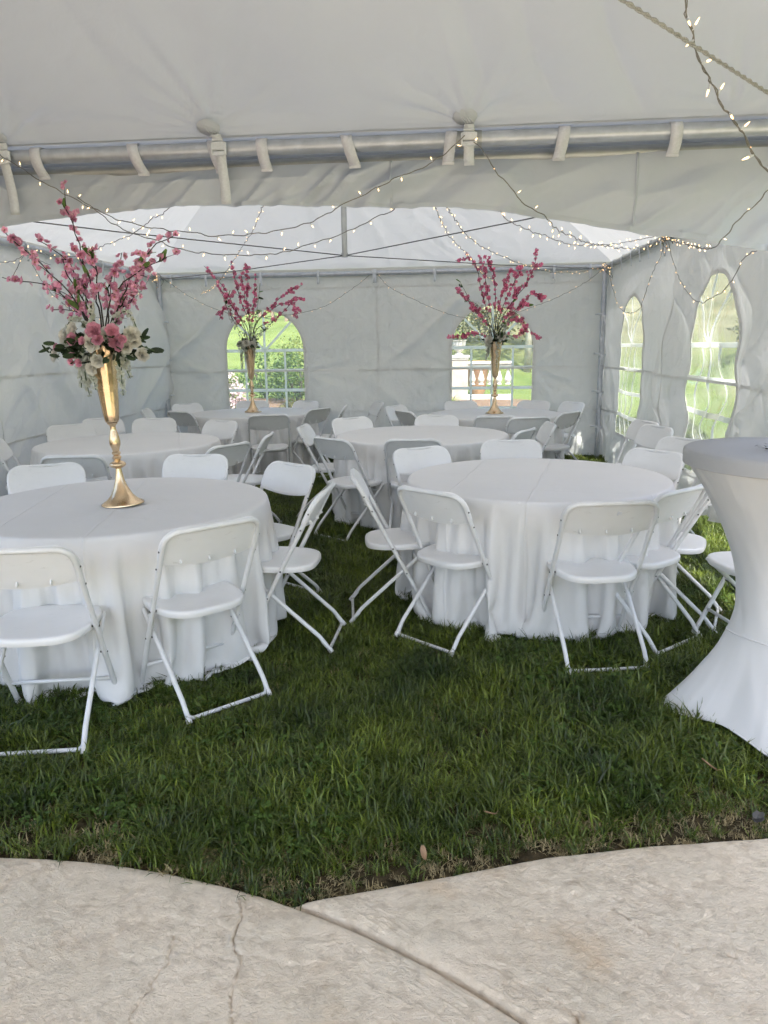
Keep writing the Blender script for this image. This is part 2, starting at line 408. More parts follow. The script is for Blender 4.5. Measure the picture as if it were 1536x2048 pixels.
def relief(X, Y):
    warp = 0.05 * fbm(X * 6, Y * 6, 31)
    a = fbm((X * 0.8 + Y * 0.6) * 9 + warp * 20, (-X * 0.6 + Y * 0.8) * 22, 11, 5)
    lay = np.abs(fbm(X * 5 + 3, Y * 5, 14, 4))
    z = 0.004 * a + 0.003 * np.minimum(lay * 14, 1) + 0.003 * fbm(X * 34 + 4 * a, Y * 34, 21, 2) + 0.0030 * (1 - np.abs(2 * vnoise((X * .8 - Y * .6) * 22, (X * .6 + Y * .8) * 62, 23) - 1)) ** 4 * np.clip(2.5 * vnoise(X * 6, Y * 6, 24) - .7, 0, 1)
    z += 0.006 * fbm(X * 1.5, Y * 1.5, 41)
    for k, pl in enumerate(CRACKS):
        d = seg_dist(X, Y, pl)
        z -= (0.010 if k in (0, 4, 5) else 0.006) * np.exp(-(d / 0.0030) ** 2) * np.clip(vnoise(X * 7, Y * 7, 66 + k) * 1.6 + .15, 0, 1)
        z += 0.0022 * np.exp(-((d - 0.012) / 0.010) ** 2) * (vnoise(X * 14, Y * 14, 88 + k) - .2)
    return z
def slab(name, xs, ylo, yhi, nfine, ncoarse, top, lip_lo=False):
    cols = []
    for k, x in enumerate(xs):
        lo, hi = ylo[k], yhi[k]; ym = max(min(1.22, hi - 0.06), lo)
        ys = np.concatenate([np.linspace(lo, ym, ncoarse, endpoint=False), np.linspace(ym, hi, nfine)]); cols.append(ys)
    Yg = np.array(cols).T; Xg = np.broadcast_to(xs, Yg.shape).copy()
    d = (yhi[None, :] - Yg)
    Z = top + relief(Xg, Yg) * np.clip(.25 + d / .05, 0, 1) - 0.010 * np.exp(-np.maximum(d, 0) / 0.007)
    if lip_lo:
        d2 = Yg - ylo[None, :]; Z -= 0.011 * np.exp(-np.maximum(d2, 0) / 0.012)
    rows = [np.stack([Xg[:1], Yg[:1] - 0.002, Z[:1] * 0 - 0.09], -1), np.stack([Xg, Yg, Z], -1),
            np.stack([Xg[-1:], Yg[-1:] + 0.003, Z[-1:] - 0.012], -1), np.stack([Xg[-1:], Yg[-1:] + 0.004, Z[-1:] * 0 - 0.09], -1)]
    A = np.concatenate(rows, 0); mb_i = np.arange(A.shape[0] * A.shape[1]).reshape(A.shape[:2])
    Fq = np.stack([mb_i[:-1, :-1], mb_i[:-1, 1:], mb_i[1:, 1:], mb_i[1:, :-1]], -1).reshape(-1, 4)
    o = link(name, np_mesh(name, A.reshape(-1, 3), Fq, M['concrete']))
    return o
mt, nt, out = newmat('stamped_concrete'); M['concrete'] = mt
p = N(nt, 'BsdfPrincipled'); p.inputs['Roughness'].default_value = 0.72; p.inputs['Specular IOR Level'].default_value = 0.35
ca, nza, tca = noise_col(nt, (0.50, 0.39, 0.265), (0.83, 0.715, 0.56), 2.4, detail=8, lo=0.32, hi=0.66)
cb, nzb, _ = noise_col(nt, (0.60, 0.55, 0.44), (0.79, 0.66, 0.515), 5, detail=8)
cr, nzr, _ = noise_col(nt, (0.68, 0.42, 0.20), (0.78, 0.66, 0.50), 2.3, detail=5, lo=0.32, hi=0.43)
x1 = N(nt, 'Mix', data_type='RGBA'); x1.inputs[0].default_value = 0.4; L(nt, ca.outputs[0], x1.inputs[6]); L(nt, cb.outputs[0], x1.inputs[7])
x2 = N(nt, 'Mix', data_type='RGBA'); x2.inputs[0].default_value = 0.45; L(nt, x1.outputs[2], x2.inputs[6]); L(nt, cr.outputs[0], x2.inputs[7])
sp, nzs, _ = noise_col(nt, (0.84, 0.82, 0.80), (1, 1, 1), 30, detail=12, lo=0.36, hi=0.52)
x3 = N(nt, 'Mix', data_type='RGBA', blend_type='MULTIPLY'); x3.inputs[0].default_value = 1; L(nt, x2.outputs[2], x3.inputs[6]); L(nt, sp.outputs[0], x3.inputs[7])
L(nt, x3.outputs[2], p.inputs['Base Color'])
nb = N(nt, 'TexNoise'); nb.inputs['Scale'].default_value = 85; nb.inputs['Detail'].default_value = 8; nb.inputs['Roughness'].default_value = 0.72; nb.inputs['Distortion'].default_value = 0.8; mpc = N(nt, 'Mapping'); mpc.inputs['Rotation'].default_value = (0, 0, math.radians(37)); mpc.inputs['Scale'].default_value = (0.8, 1.1, 1); L(nt, tca.outputs['Object'], mpc.inputs['Vector']); L(nt, mpc.outputs[0], nb.inputs['Vector'])
L(nt, bump(nt, nb.outputs['Fac'], 1.0, 0.010).outputs[0], p.inputs['Normal']); L(nt, p.outputs[0], out.inputs[0])
xa = np.concatenate([np.linspace(-3.4, -1.6, 20, endpoint=False), np.linspace(-1.6, 0.6, 520), np.linspace(0.62, 0.95, 12)])
sa = slab('patio', xa, np.full(len(xa), -3.6), circ(xa), 150, 10, 0.012)
tag(sa, 'rounded slab of beige stamped concrete patio', 'patio', kind='structure')
xb = np.concatenate([np.linspace(-0.44, 1.15, 400), np.linspace(1.17, 3.9, 16)])
lowb = np.where(xb < CC[0] + RC - 0.05, circ(xb) + 0.016, -3.6); lowb = np.minimum(lowb, edge_b(xb) - 0.003)
sb = slab('patio', xb, lowb, edge_b(xb), 150, 10, 0.016, True)
tag(sb, 'pale beige stamped concrete patio slab beyond the curved joint', 'patio', kind='structure')

# ------------------------------------------------------------------ tents
def roof_panel(c0, c1, apex, ns, ntt, fn):
    s = np.linspace(0, 1, ns); t = np.linspace(0, 1, ntt) ** 1.5
    S, T = np.meshgrid(s, t)
    c0, c1, apex = map(np.array, (c0, c1, apex))
    P = (c0 * (1 - S[..., None]) + c1 * S[..., None]) * (1 - T[..., None]) + apex * T[..., None]
    n = np.cross(c1 - c0, apex - c0); n = n / np.linalg.norm(n)
    if n[2] < 0: n = -n
    e = np.minimum(np.minimum(S, 1 - S) * 6, 1) * np.minimum(T * 30, 1) * np.minimum((1 - T) * 3, 1)
    return P + n * (fn(P) * e)[..., None]
PATCHES = [(-2.27, 3.985), (-1.165, 3.98), (0.088, 3.98), (1.32, 3.98)]
def roof_fn_front(P):
    X, Y = P[..., 0], P[..., 1]
    d = -0.05 * (1 - np.exp(-(4.0 - Y) / 0.8)) * 0 + 0.03 * folds(X, Y, 1.25, 1.2, 0.28, 3, 1.5) + 0.04 * fbm(X * 0.9, Y * 0.9, 8)
    for k, (px, py) in enumerate(PATCHES):
        r = np.hypot(X - px, (py - 0.03 - Y) * 1.0); ph = np.arctan2(py - 0.03 - Y, X - px)
        ray = vnoise(ph * 5.5 + k * 3, r * 0.7, 60 + k) + 0.5 * vnoise(ph * 13 + k, r * 1.2, 80 + k)
        d = d + (ray - 0.75) * 0.055 * np.exp(-r / 0.30) * np.minimum(r / 0.07, 1) - 0.022 * np.exp(-(r / 0.13) ** 2)
    return d
def roof_fn_rear(P):
    X, Y = P[..., 0], P[..., 1]
    return 0.03 * folds(X, Y, 1.4, 1.0, 0.22, 13, 1.5) + 0.03 * fbm(X * 0.8, Y * 0.8, 18) + 0.015 * folds(X, Y, 0.9, 0.7, 0.1, 15, 1.5)
APF, APR = (CX, 1.08, 4.24), (CX, CYR, 4.35)
RZ = 2.545
tent_f = empty('frame_tent', (CX, 1.08, 0), 0, 'near white frame tent whose grey ceiling hangs over the patio edge', 'tent', 'white frame tents')
tent_r = empty('frame_tent', (CX, CYR, 0), 0, 'far white frame tent sheltering the round tables', 'tent', 'white frame tents')
inv_f = Matrix.Translation((-CX, -1.08, 0)); inv_r = Matrix.Translation((-CX, -CYR, 0))
def part(mb, name, mats, tent, auto=None, smooth=True):
    o = mb.build(name, mats, None, smooth, auto); o.parent = tent
    o.matrix_parent_inverse = inv_f if tent is tent_f else inv_r
    return o
YT = 3.985
mb = MB()
fl, fr, nl, nr = (XL - .05, YT, RZ), (XR + .05, YT, RZ), (XL - .05, -0.95, RZ), (XR + .05, -0.95, RZ)  # unseen near edge pulled in so more sky light reaches the patio
mb.grid(roof_panel(fl, fr, APF, 300, 110, roof_fn_front)); mb.grid(roof_panel(fr, nr, APF, 80, 40, roof_fn_rear))
mb.grid(roof_panel(nr, nl, APF, 30, 16, roof_fn_rear)); mb.grid(roof_panel(nl, fl, APF, 60, 30, roof_fn_rear))
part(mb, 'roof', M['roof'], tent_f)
mb = MB()
YT2 = 4.13
fl, fr, bl, br = (XL - .05, YT2, RZ - .03), (XR + .05, YT2, RZ - .03), (XL - .05, YB + .05, RZ - .03), (XR + .05, YB + .05, RZ - .03)
mb.grid(roof_panel(bl, br, APR, 160, 70, roof_fn_rear)); mb.grid(roof_panel(fr, br, APR, 100, 50, roof_fn_rear))
mb.grid(roof_panel(fl, fr, APR, 60, 30, roof_fn_rear)); mb.grid(roof_panel(bl, fl, APR, 100, 50, roof_fn_rear))
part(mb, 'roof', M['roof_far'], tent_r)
mb = MB()
xs = np.linspace(XL - .05, XR + .05, 120); ts = np.linspace(0, 1, 6)
Xg, Tg = np.meshgrid(xs, ts); mb.grid(np.stack([Xg, YT - .012 + (YT2 + .03 - YT) * Tg, RZ + .006 - .03 * Tg - .012 * np.sin(Tg * math.pi)], -1)); part(mb, 'gutter', M['valance'], tent_f)
mb = MB(); mb.grid(np.stack([Xg, YT2 + .028 + .010 * np.sin(Xg * 7) * Tg, RZ - .022 - .20 * Tg], -1)); part(mb, 'added_backing', M['valance'], tent_r)  # added sheet that hides the sunlit rear roof between the two tubes
def tube_part(pts, r, name, tent, mat='alu', n=16):
    mb = MB(); mb.tube(pts, r, n); return part(mb, name, M[mat], tent, 40)
# eave tubes
et_f = tube_part([(XL, YT, RZ - .055), (0.05, YT, RZ - .052), (XR, YT, RZ - .05)], 0.036, 'eave_tube', tent_f)
tube_part([(XR, YT, RZ - .05), (XR, -0.95, RZ - .05)], 0.036, 'eave_tube', tent_f)
tube_part([(XL, YT, RZ - .05), (XL, -0.95, RZ - .05)], 0.036, 'eave_tube', tent_f)
tube_part([(XL, -0.95, RZ - .05), (XR, -0.95, RZ - .05)], 0.036, 'eave_tube', tent_f)
mb = MB(); mb.tube([(0.02, YT, RZ - .052), (0.15, YT, RZ - .052)], 0.0395, 16); o = part(mb, 'tube_joint', M['alu_dull'], tent_f, 40)
et_r = tube_part([(XL, YT2 - .02, RZ - .11), (XR, YT2 - .02, RZ - .11)], 0.034, 'eave_tube', tent_r, 'alu_dull')
et_b = tube_part([(XL, YB - .05, RZ - .075), (CX, YB - .05, RZ - .085), (XR, YB - .05, RZ - .075)], 0.032, 'eave_tube', tent_r)
et_l = tube_part([(XL + .045, YT2, RZ - .075), (XL + .045, YB - .05, RZ - .075)], 0.032, 'eave_tube', tent_r)
et_rt = tube_part([(XR - .045, YT2, RZ - .075), (XR - .045, YB - .05, RZ - .075)], 0.032, 'eave_tube', tent_r, 'alu_dull')
# corner poles with wall ties
for tent, corners in ((tent_r, [(XL + .10, YB - .15), (XR - .10, YB - .15), (XL + .02, YT2 + .05), (XR - .0, YT2 + .05)]), (tent_f, [(XL, -0.9), (XR, -0.9), (XL, YT - .06), (XR, YT - .06)])):
    for k, (x, y) in enumerate(corners):
        po = tube_part([(x, y, 0), (x, y, RZ - .07)], 0.034, 'corner_pole', tent, 'alu')
        mb = MB(); mb.lathe([(0.07, 0.0), (0.07, 0.006), (0.036, 0.010), (0.036, 0.05)], 20, (x, y, 0.002)); q = part(mb, 'base_plate', M['alu_dull'], tent, 40)
        if tent is tent_r and k < 2:
            sx = 1 if x < CX else -1
            for z in (0.42, 0.88, 1.36, 1.86):
                mb = MB(); rr = 0.038
                mb.ribbon([(x + rr * math.cos(a), y + rr * math.sin(a), z + 0.01 * math.sin(a * 2)) for a in np.linspace(-3.4, 0.5, 14)], (0, 0, 1), 0.022, 0.003)
                mb.ribbon([(x - sx * 0.02, y - .040, z), (x - sx * 0.06, y + 0.02, z + .005), (x - sx * .07, y + .05, z + .012)], (0, 0, 1), 0.02, 0.003)
                mb.ribbon([(x + sx * 0.02, y - .040, z + .02), (x + sx * 0.06, y - 0.01, z + .024), (x + sx * .09, y + .04, z + .02)], (0, 0, 1), 0.02, 0.003)
                ln = random.uniform(.18, .34)
                mb.ribbon([(x + .006 * sx, y - .04, z), (x + .012 * sx, y - .046, z - ln * .4), (x + .02 * sx, y - .042, z - ln)], (1, 0.2, 0), 0.016, 0.003)
                mb.ribbon([(x - .006 * sx, y - .04, z), (x - .016 * sx, y - .046, z - ln * .3), (x - .008 * sx, y - .043, z - ln * .7)], (1, -0.2, 0), 0.016, 0.003)
                t = mb.build('tie', M['webbing'], None); t.parent = po
# king post and cross cables
PB = 2.325
mb = MB(); mb.tube([(CX, CYR, PB), (CX, CYR, 4.33)], 0.026, 16); mb.tube([(CX, CYR, PB - .004), (CX, CYR, PB + .03)], 0.031, 16); part(mb, 'king_post', M['alu_dull'], tent_r, 40)
for (x, y) in ((XL, YB), (XR, YB), (XL, YT2), (XR, YT2)):
    mb = MB(); mb.tube([(CX, CYR, PB + .01), ((CX + x) / 2, (CYR + y) / 2, (PB + RZ - .1) / 2 - .012), (x, y, RZ - .10)], 0.0045, 8); part(mb, 'cable', M['steel'], tent_r)
mb = MB(); mb.tube([(CX, 1.08, 2.62), (CX, 1.08, 4.23)], 0.026, 16); part(mb, 'king_post', M['alu_dull'], tent_f, 40)
for (x, y) in ((XL, -0.95), (XR, -0.95), (XL, YT)):
    mb = MB(); mb.tube([(CX, 1.08, 2.64), (x, y, 2.34)], 0.006, 8); part(mb, 'cable', M['steel'], tent_f)
mb = MB()
a, b = Vector((CX, 1.08, 2.655)), Vector((XR - .02, YT, 2.30)); L0 = (b - a).length
for ph in (0, math.pi):                                     # two-strand rope
    pts = []
    for k in range(700):
        t = k / 699; an = ph + t * L0 / 0.022 * math.pi * 0.5
        pts.append(a.lerp(b, t) + Vector((0.0028 * math.cos(an), -0.0028 * math.cos(an), 0.0036 * math.sin(an))))
    mb.tube(pts, 0.0038, 6)
part(mb, 'cable', M['rope'], tent_f)
# straps on the near eave tube
for k, x in enumerate([-3.2, -2.65, -2.114, -1.603, -1.187, -0.938, -0.515, 0.005, 0.545, 1.066, 1.6]):
    mb = MB(); zt = RZ - .052
    ln = 0.014 * math.sin(k * 2.3) + (0.024 if x < 0 else -0.012)
    pts = [(x, YT + .015, zt + .040), (x, YT - .012, zt + .0385), (x + ln * .1, YT - .030, zt + .026), (x + ln * .25, YT - .0385, zt + .004), (x + ln * .45, YT - .036, zt - .022),
           (x + ln * .65, YT - .024, zt - .05), (x + ln * .85, YT - .004, zt - .072), (x + ln, YT + .022, zt - .092), (x + ln, YT + .030, zt - .102)]
    mb.ribbon(spline(pts, 3), (1, 0, 0), 0.056, 0.004); s = mb.build('strap', M['velcro'], None); s.parent = et_f
    mb = MB(); mb.box((x + ln, YT + .025, zt - .096), (0.06, 0.006, 0.022), None, 0.002); s2 = mb.build('strap_patch', M['velcro'], None); s2.parent = et_f
# buckle straps sewn to the ceiling
for k, (px, py) in enumerate(PATCHES[:3]):
    zr = RZ + 0.045
    mb = MB()
    n_ = 28; ring = []
    for j in range(n_):
        a = 2 * math.pi * j / n_; ring.append((px - .02 + 0.055 * math.cos(a), py - .075 + 0.040 * math.sin(a), 0))
    slope = (APF[2] - RZ) / (YT - APF[1])
    def on(x, y, d): return (x, y, RZ + (YT - y) * slope - 0.018 - d)
    vs = [on(px - .02, py - .075, .005)] + [on(x, y, .004) for x, y, _ in ring] + [on(px - .02 + (x - px + .02) * 1.06, py - .075 + (y - py + .075) * 1.06, -.002) for x, y, _ in ring]
    fs = [(0, 1 + (j + 1) % n_, 1 + j) for j in range(n_)] + [(1 + j, 1 + (j + 1) % n_, 1 + n_ + (j + 1) % n_, 1 + n_ + j) for j in range(n_)]
    mb.add(vs, fs)
    for q in range(4):
        mb.tube([on(px - .05 + q * .014, py - .10 + q * .006, .004), on(px - .025 + q * .014, py - .06, .006), on(px + q * .008, py - .03, .010)], [.0015, .003, .002], 6)
    pb = part(mb, 'sewn_patch', M['roof'], tent_f)
    tail = (0.33, 0.12, 0.20)[k] if k != 1 else 0.30
    tail = (0.19, 0.17, 0.03)[k]
    zt = RZ - .052; lx = (0.0, 0.024, 0.0)[k]
    mb = MB()
    pts = [on(px, py - .05, .022), (px + lx * .3, YT - .055, zt + .055), (px + lx * .6, YT - .05, zt + .02), (px + lx, YT - .05, zt - .03), (px + lx, YT - .03, zt - .09), (px + lx + .003, YT - .012, zt - .09 - tail * .5), (px + lx + .004, YT - .008, zt - .09 - tail)]
    mb.ribbon(spline(pts, 4), (1, 0, 0), 0.05, 0.003); ws = part(mb, 'webbing_strap', M['webbing'], tent_f)
    mb = MB(); rot = Matrix.Rotation(math.radians(-3), 3, 'X')
    mb.box((px + lx * .75, YT - .057, zt + .002), (0.064, 0.014, 0.04), rot, 0.004); mb.box((px + lx * .9, YT - .060, zt - .034), (0.06, 0.012, 0.022), rot, 0.003)
    mb.box((px + lx * .6, YT - .056, zt + .03), (0.055, 0.010, 0.010), rot, 0.002)
    for sx in (-1, 1): mb.box((px + lx * .8 + sx * .034, YT - .058, zt - .012), (0.010, 0.014, 0.06), rot, 0.003)
    bk = mb.build('buckle', M['webbing'], None, auto=35); bk.parent = ws
# wall clips on the rear eave tubes
def clip(tube, x, y, z, nx, ny, big=False):
    mb = MB(); w = 0.05 if big else 0.032; wd = (-ny, nx, 0)
    pts = [(x + nx * .0, y + ny * .0, z + .04), (x + nx * .034, y + ny * .034, z + .03), (x + nx * .042, y + ny * .042, z - .01), (x + nx * .036, y + ny * .036, z - .06), (x + nx * .028, y + ny * .028, z - .13)]
    mb.ribbon(spline(pts, 3), wd, w, 0.004)
    if big:
        mb.box((x + nx * .045, y + ny * .045, z + .005), (0.06 if ny else .016, 0.06 if nx else .016, 0.06), None, .004)
        mb.box((x + nx * .05, y + ny * .05, z - .06), (0.045 if ny else .014, 0.045 if nx else .014, 0.07), None, .004)
    o = mb.build('wall_clip', M['webbing'], None); o.parent = tube
for k, x in enumerate((-3.74, -3.26, -2.51, -1.74, -0.99, -0.2, 0.55, 1.33, 1.79)): clip(et_b, x, YB - .05, RZ - .08, 0, -1, k == 4)
for y in (5.4, 6.2, 7.0, 7.74, 8.54, 9.3): clip(et_l, XL + .045, y, RZ - .075, 1, 0)
for y in (4.9, 5.6, 6.3, 7.0, 7.64, 8.09, 8.45, 8.83, 9.3, 9.8): clip(et_rt, XR - .045, y, RZ - .075, -1, 0)

# valance between the two tents: hangs from the rear tent's front tube
VX = np.array([XL, -3.2, -2.405, -2.037, -1.568, -1.219, -0.77, -0.335, 0.253, 0.628, 1.097, 1.575, XR])
VZ = np.array([2.02, 2.10, 2.178, 2.215, 2.245, 2.245, 2.232, 2.213, 2.176, 2.117, 2.032, 1.954, 1.89])
xs = np.linspace(XL, XR, 420); ts = np.linspace(0, 1, 60)
Xv, Tv = np.meshgrid(xs, ts)
zb = np.interp(xs, VX, VZ); zb = np.convolve(np.pad(zb, 15, mode='edge'), np.ones(31) / 31, 'valid') + 0.006 * (vnoise(xs * 9, 0 * xs, 5) - .5) * 2 + 0.004 * (vnoise(xs * 25, 0 * xs, 6) - .5)
ZTOP = RZ - .118
Zv = ZTOP + (zb[None, :] - ZTOP) * Tv
dep = 0.12 * folds(Xv, Zv, 0.62, 0.55, 0.085, 21, 1.1) * np.minimum(Tv * 3, 1) + 0.055 * folds(Xv, Zv, 0.35, 0.7, 0.13, 25, 1.2) * np.minimum(Tv * 2, 1)
dep += 0.08 * folds(Xv, Zv, 0.7, 0.5, 0.07, 23, 1.2) * np.minimum(Tv * 3, 1)
dep += 0.02 * (vnoise(Xv * 14, Zv * 3, 28) - .5) * Tv ** 2 + 0.035 * np.clip(Xv - .9, 0, 1) * (vnoise(Xv * 11 + Zv * 2, Zv * 1.5, 33) - .5) * 2 * Tv
Yv = YT2 - .055 - dep * 0.8 + 0.05 * Tv + 0.012 * np.sin(Xv * 3)
mb = MB(); mb.grid(np.stack([Xv, Yv, Zv], -1))
Zh = np.stack([Xv[-3:], Yv[-3:] + np.array([[-.004], [-.006], [-.003]]), Zv[-3:] + np.array([[.012], [0.002], [-.004]])], -1); mb.grid(Zh)
part(mb, 'valance', M['valance'], tent_r)
for x in (0.92, -0.3): 
    mb = MB(); zs = np.linspace(ZTOP, np.interp(x, VX, VZ) + .01, 14); 
    yy = [np.interp(x, xs, Yv[int(t * 59)]) - .003 for t in np.linspace(0, 1, 14)]
    mb.ribbon([(x, a_, b_) for a_, b_ in zip(yy, zs)], (1, 0, 0), 0.012, 0.003); part(mb, 'seam', M['valance'], tent_r)

# ------------------------------------------------------------------ tent walls with arched windows
WW, SPR, WBOT = 0.55, 1.485, 0.43                 # window half width, spring line, bottom
def wsdf(u, v, uc):
    du = np.abs(u - uc)
    circ_d = np.hypot(u - uc, v - SPR) - WW
    box_d = np.maximum(du - WW, WBOT - v)
    return np.where(v > SPR, circ_d, box_d)
def snap(U, Vv, uc, h):
    for _ in range(3):
        d = wsdf(U, Vv, uc); e = 1e-4
        gu = (wsdf(U + e, Vv, uc) - d) / e; gv = (wsdf(U, Vv + e, uc) - d) / e
        k = np.abs(d) < h * 0.62
        U = np.where(k, U - d * gu, U); Vv = np.where(k, Vv - d * gv, Vv)
    return U, Vv
def quads(msk_fn, U, Vv):
    i = np.arange(U.size).reshape(U.shape)
    q = np.stack([i[:-1, :-1], i[:-1, 1:], i[1:, 1:], i[1:, :-1]], -1).reshape(-1, 4)
    uc = U.ravel()[q].mean(1); vc = Vv.ravel()[q].mean(1)
    return q[msk_fn(uc, vc)]
def wall(label, place, ulen, wins, disp, hem, cat_group, seams=()):
    h = 0.03
    us = np.arange(0, ulen + h / 2, ulen / round(ulen / h)); vs_ = np.linspace(0, 1, 84)
    U, T = np.meshgrid(us, vs_)
    top = RZ - .012
    hz = hem(us)[None, :]
    Vv = hz + (top - hz) * T
    U = U.copy()
    for uc in wins: U, Vv = snap(U, Vv, uc, h)
    q = quads(lambda u, v: np.all([wsdf(u, v, uc) > 0 for uc in wins], axis=0) if wins else np.ones(len(u), bool), U, Vv)
    P = place(U, Vv, disp(U, Vv))
    o = link('tent_wall', np_mesh('tent_wall', P.reshape(-1, 3), q, M['wall'])); tag(o, label, 'tent wall', cat_group)
    bm = bmesh.new(); bm.from_mesh(o.data); bmesh.ops.delete(bm, geom=[v for v in bm.verts if not v.link_faces], context='VERTS'); bm.to_mesh(o.data); bm.free()
    def strip(path, w, name, par, mat, off, th=0.003):
        """a flat band following the wall surface through (u, v) points"""
        pu, pv = np.array([a for a, _ in path], float), np.array([b for _, b in path], float)
        tu, tv = np.gradient(pu), np.gradient(pv); ln = np.hypot(tu, tv) + 1e-9; nu, nv = -tv / ln, tu / ln
        rows = []
        for sgn, of in ((-1, 0), (-1, th), (1, th), (1, 0)):
            uu, vv = pu + nu * w / 2 * sgn, pv + nv * w / 2 * sgn
            rows.append(place(uu, vv, disp(uu, vv) + off + of))
        mb = MB(); mb.grid(np.stack(rows + [rows[0]], 0)); return mb.build(name, mat, par, auto=40)
    for uc in wins:
        a = np.linspace(0, math.pi, 40)
        ring = [(uc + WW, v) for v in np.linspace(WBOT, SPR, 26)[:-1]] + [(uc + WW * math.cos(t), SPR + WW * math.sin(t)) for t in a] + [(uc - WW, v) for v in np.linspace(SPR, WBOT, 26)[1:]] + [(uc + x, WBOT) for x in np.linspace(-WW, WW, 20)[1:]]
        wd = strip(ring, 0.035, 'window', o, M['wall'], 0.001)
        uu, vv = np.meshgrid(np.linspace(uc - WW - .03, uc + WW + .03, 64), np.linspace(WBOT - .03, SPR + WW + .03, 84))
        uu, vv = snap(uu, vv, uc, 0.018)
        qq = quads(lambda u, v: wsdf(u, v, uc) < 0, uu, vv)
        me = np_mesh('pane', place(uu, vv, disp(uu, vv) - 0.002).reshape(-1, 3), qq, M['vinyl'])
        pn = link('pane', me, wd)
        bm = bmesh.new(); bm.from_mesh(me); bmesh.ops.delete(bm, geom=[v for v in bm.verts if not v.link_faces], context='VERTS'); bm.to_mesh(me); bm.free()
        for z in (SPR, 1.217, 0.95, 0.682): strip([(uc + x, z) for x in np.linspace(-WW, WW, 30)], 0.040, 'muntin', wd, M['muntin'], 0.002)
        for x in (-WW / 2, 0, WW / 2): strip([(uc + x, z) for z in np.linspace(WBOT, SPR, 34)], 0.028, 'muntin', wd, M['muntin'], 0.005)
        for t in (45, 90, 135): strip([(uc + s * math.cos(math.radians(t)), SPR + s * math.sin(math.radians(t))) for s in np.linspace(0.01, WW, 18)], 0.030, 'muntin', wd, M['muntin'], 0.0055 + t * 1e-5)
    for (a0, a1) in seams:
        k = 60; pts = [(a0[0] + (a1[0] - a0[0]) * t, a0[1] + (a1[1] - a0[1]) * t) for t in np.linspace(0, 1, k)]
        pts = [(u, v) for u, v in pts if all(wsdf(np.array(u), np.array(v), uc) > .03 for uc in wins)]
        if len(pts) > 4: strip(pts, 0.022, 'seam', o, M['wall'], 0.0015)
    return o
mt, nt, out = newmat('clear_vinyl'); M['vinyl'] = mt
tr = N(nt, 'BsdfTransparent'); tr.inputs[0].default_value = (0.95, 0.97, 0.94, 1)
gl = N(nt, 'BsdfGlossy'); gl.inputs['Roughness'].default_value = 0.12; gl.inputs['Color'].default_value = (1, 1, 1, 1)
df = N(nt, 'BsdfTranslucent'); df.inputs[0].default_value = (0.95, 0.96, 0.90, 1)
lw = N(nt, 'Fresnel'); lw.inputs['IOR'].default_value = 1.35
tcv = N(nt, 'TexCoord'); nv_ = N(nt, 'TexNoise'); nv_.inputs['Scale'].default_value = 7; nv_.inputs['Detail'].default_value = 5; nv_.inputs['Distortion'].default_value = 1.2
L(nt, tcv.outputs['Object'], nv_.inputs['Vector']); bv = bump(nt, nv_.outputs['Fac'], 0.35, 0.02); L(nt, bv.outputs[0], gl.inputs['Normal']); L(nt, bv.outputs[0], lw.inputs['Normal'])
ma = N(nt, 'MixShader'); ma.inputs[0].default_value = 0.14; L(nt, tr.outputs[0], ma.inputs[1]); L(nt, df.outputs[0], ma.inputs[2])
fk = N(nt, 'Math', operation='MULTIPLY'); L(nt, lw.outputs[0], fk.inputs[0]); fk.inputs[1].default_value = 0.3
mx = N(nt, 'MixShader'); L(nt, fk.outputs[0], mx.inputs[0]); L(nt, ma.outputs[0], mx.inputs[1]); L(nt, gl.outputs[0], mx.inputs[2]); L(nt, mx.outputs[0], out.inputs[0])

def flat_near(u, v, wins):                       # window areas pull the cloth flat-ish
    k = np.ones_like(u)
    for uc in wins: k = np.minimum(k, np.clip(wsdf(u, v, uc) / 0.25, 0.18, 1))
    return k
WB = [-2.52 - XL, 0.56 - XL]
def d_back(u, v):
    u = np.asarray(u, float); v = np.asarray(v, float)
    d = 0.11 * folds(u, v, 0.75, 1.5, 0.34, 41, 1.2) + 0.10 * folds(u, v, -0.7, 1.4, 0.36, 45, 1.2) + 0.08 * fbm(u * 0.9, v * 0.9, 47) + 0.010 * folds(u, v, 0.6, .8, 0.10, 43, 1.3) + 0.008 * folds(u, v, 1.35, .5, 0.05, 46, 5) + 0.007 * folds(u, v, 2.1, .5, 0.05, 48, 5) + 0.009 * folds(u, v, -0.9, .7, 0.09, 44, 1.3)
    for uc in WB:                                # creases fanning from the window sides
        for s in (-1, 1):
            r = np.hypot(u - uc - s * .5, v - 1.2); ph = np.arctan2(v - 1.2, (u - uc) * s - .5)
            d = d + 0.06 * (vnoise(ph * 6 + uc, r * .8, 49 + s) - .5) * np.exp(-r / .6) * np.minimum(r / .15, 1)
    return d * flat_near(u, v, WB) * np.clip((RZ - .12 - v) / .3, 0, 1)
wall('white tent wall across the back with two arched windows', lambda u, v, d: np.stack([XL + u, YB - .0 - d, v], -1), XR - XL, WB, d_back,
     lambda u: 0.03 + 0.02 * vnoise(u * 2, u * 0, 4), 'tent side walls', [((0, 2.29), (6.05, 2.29)), ((3.02, 0.05), (3.02, 2.28)), ((0, 1.21), (6.05, 1.21)), ((0, .66), (6.05, .66))])
WRt = [8.92 - YT2, 6.15 - YT2]
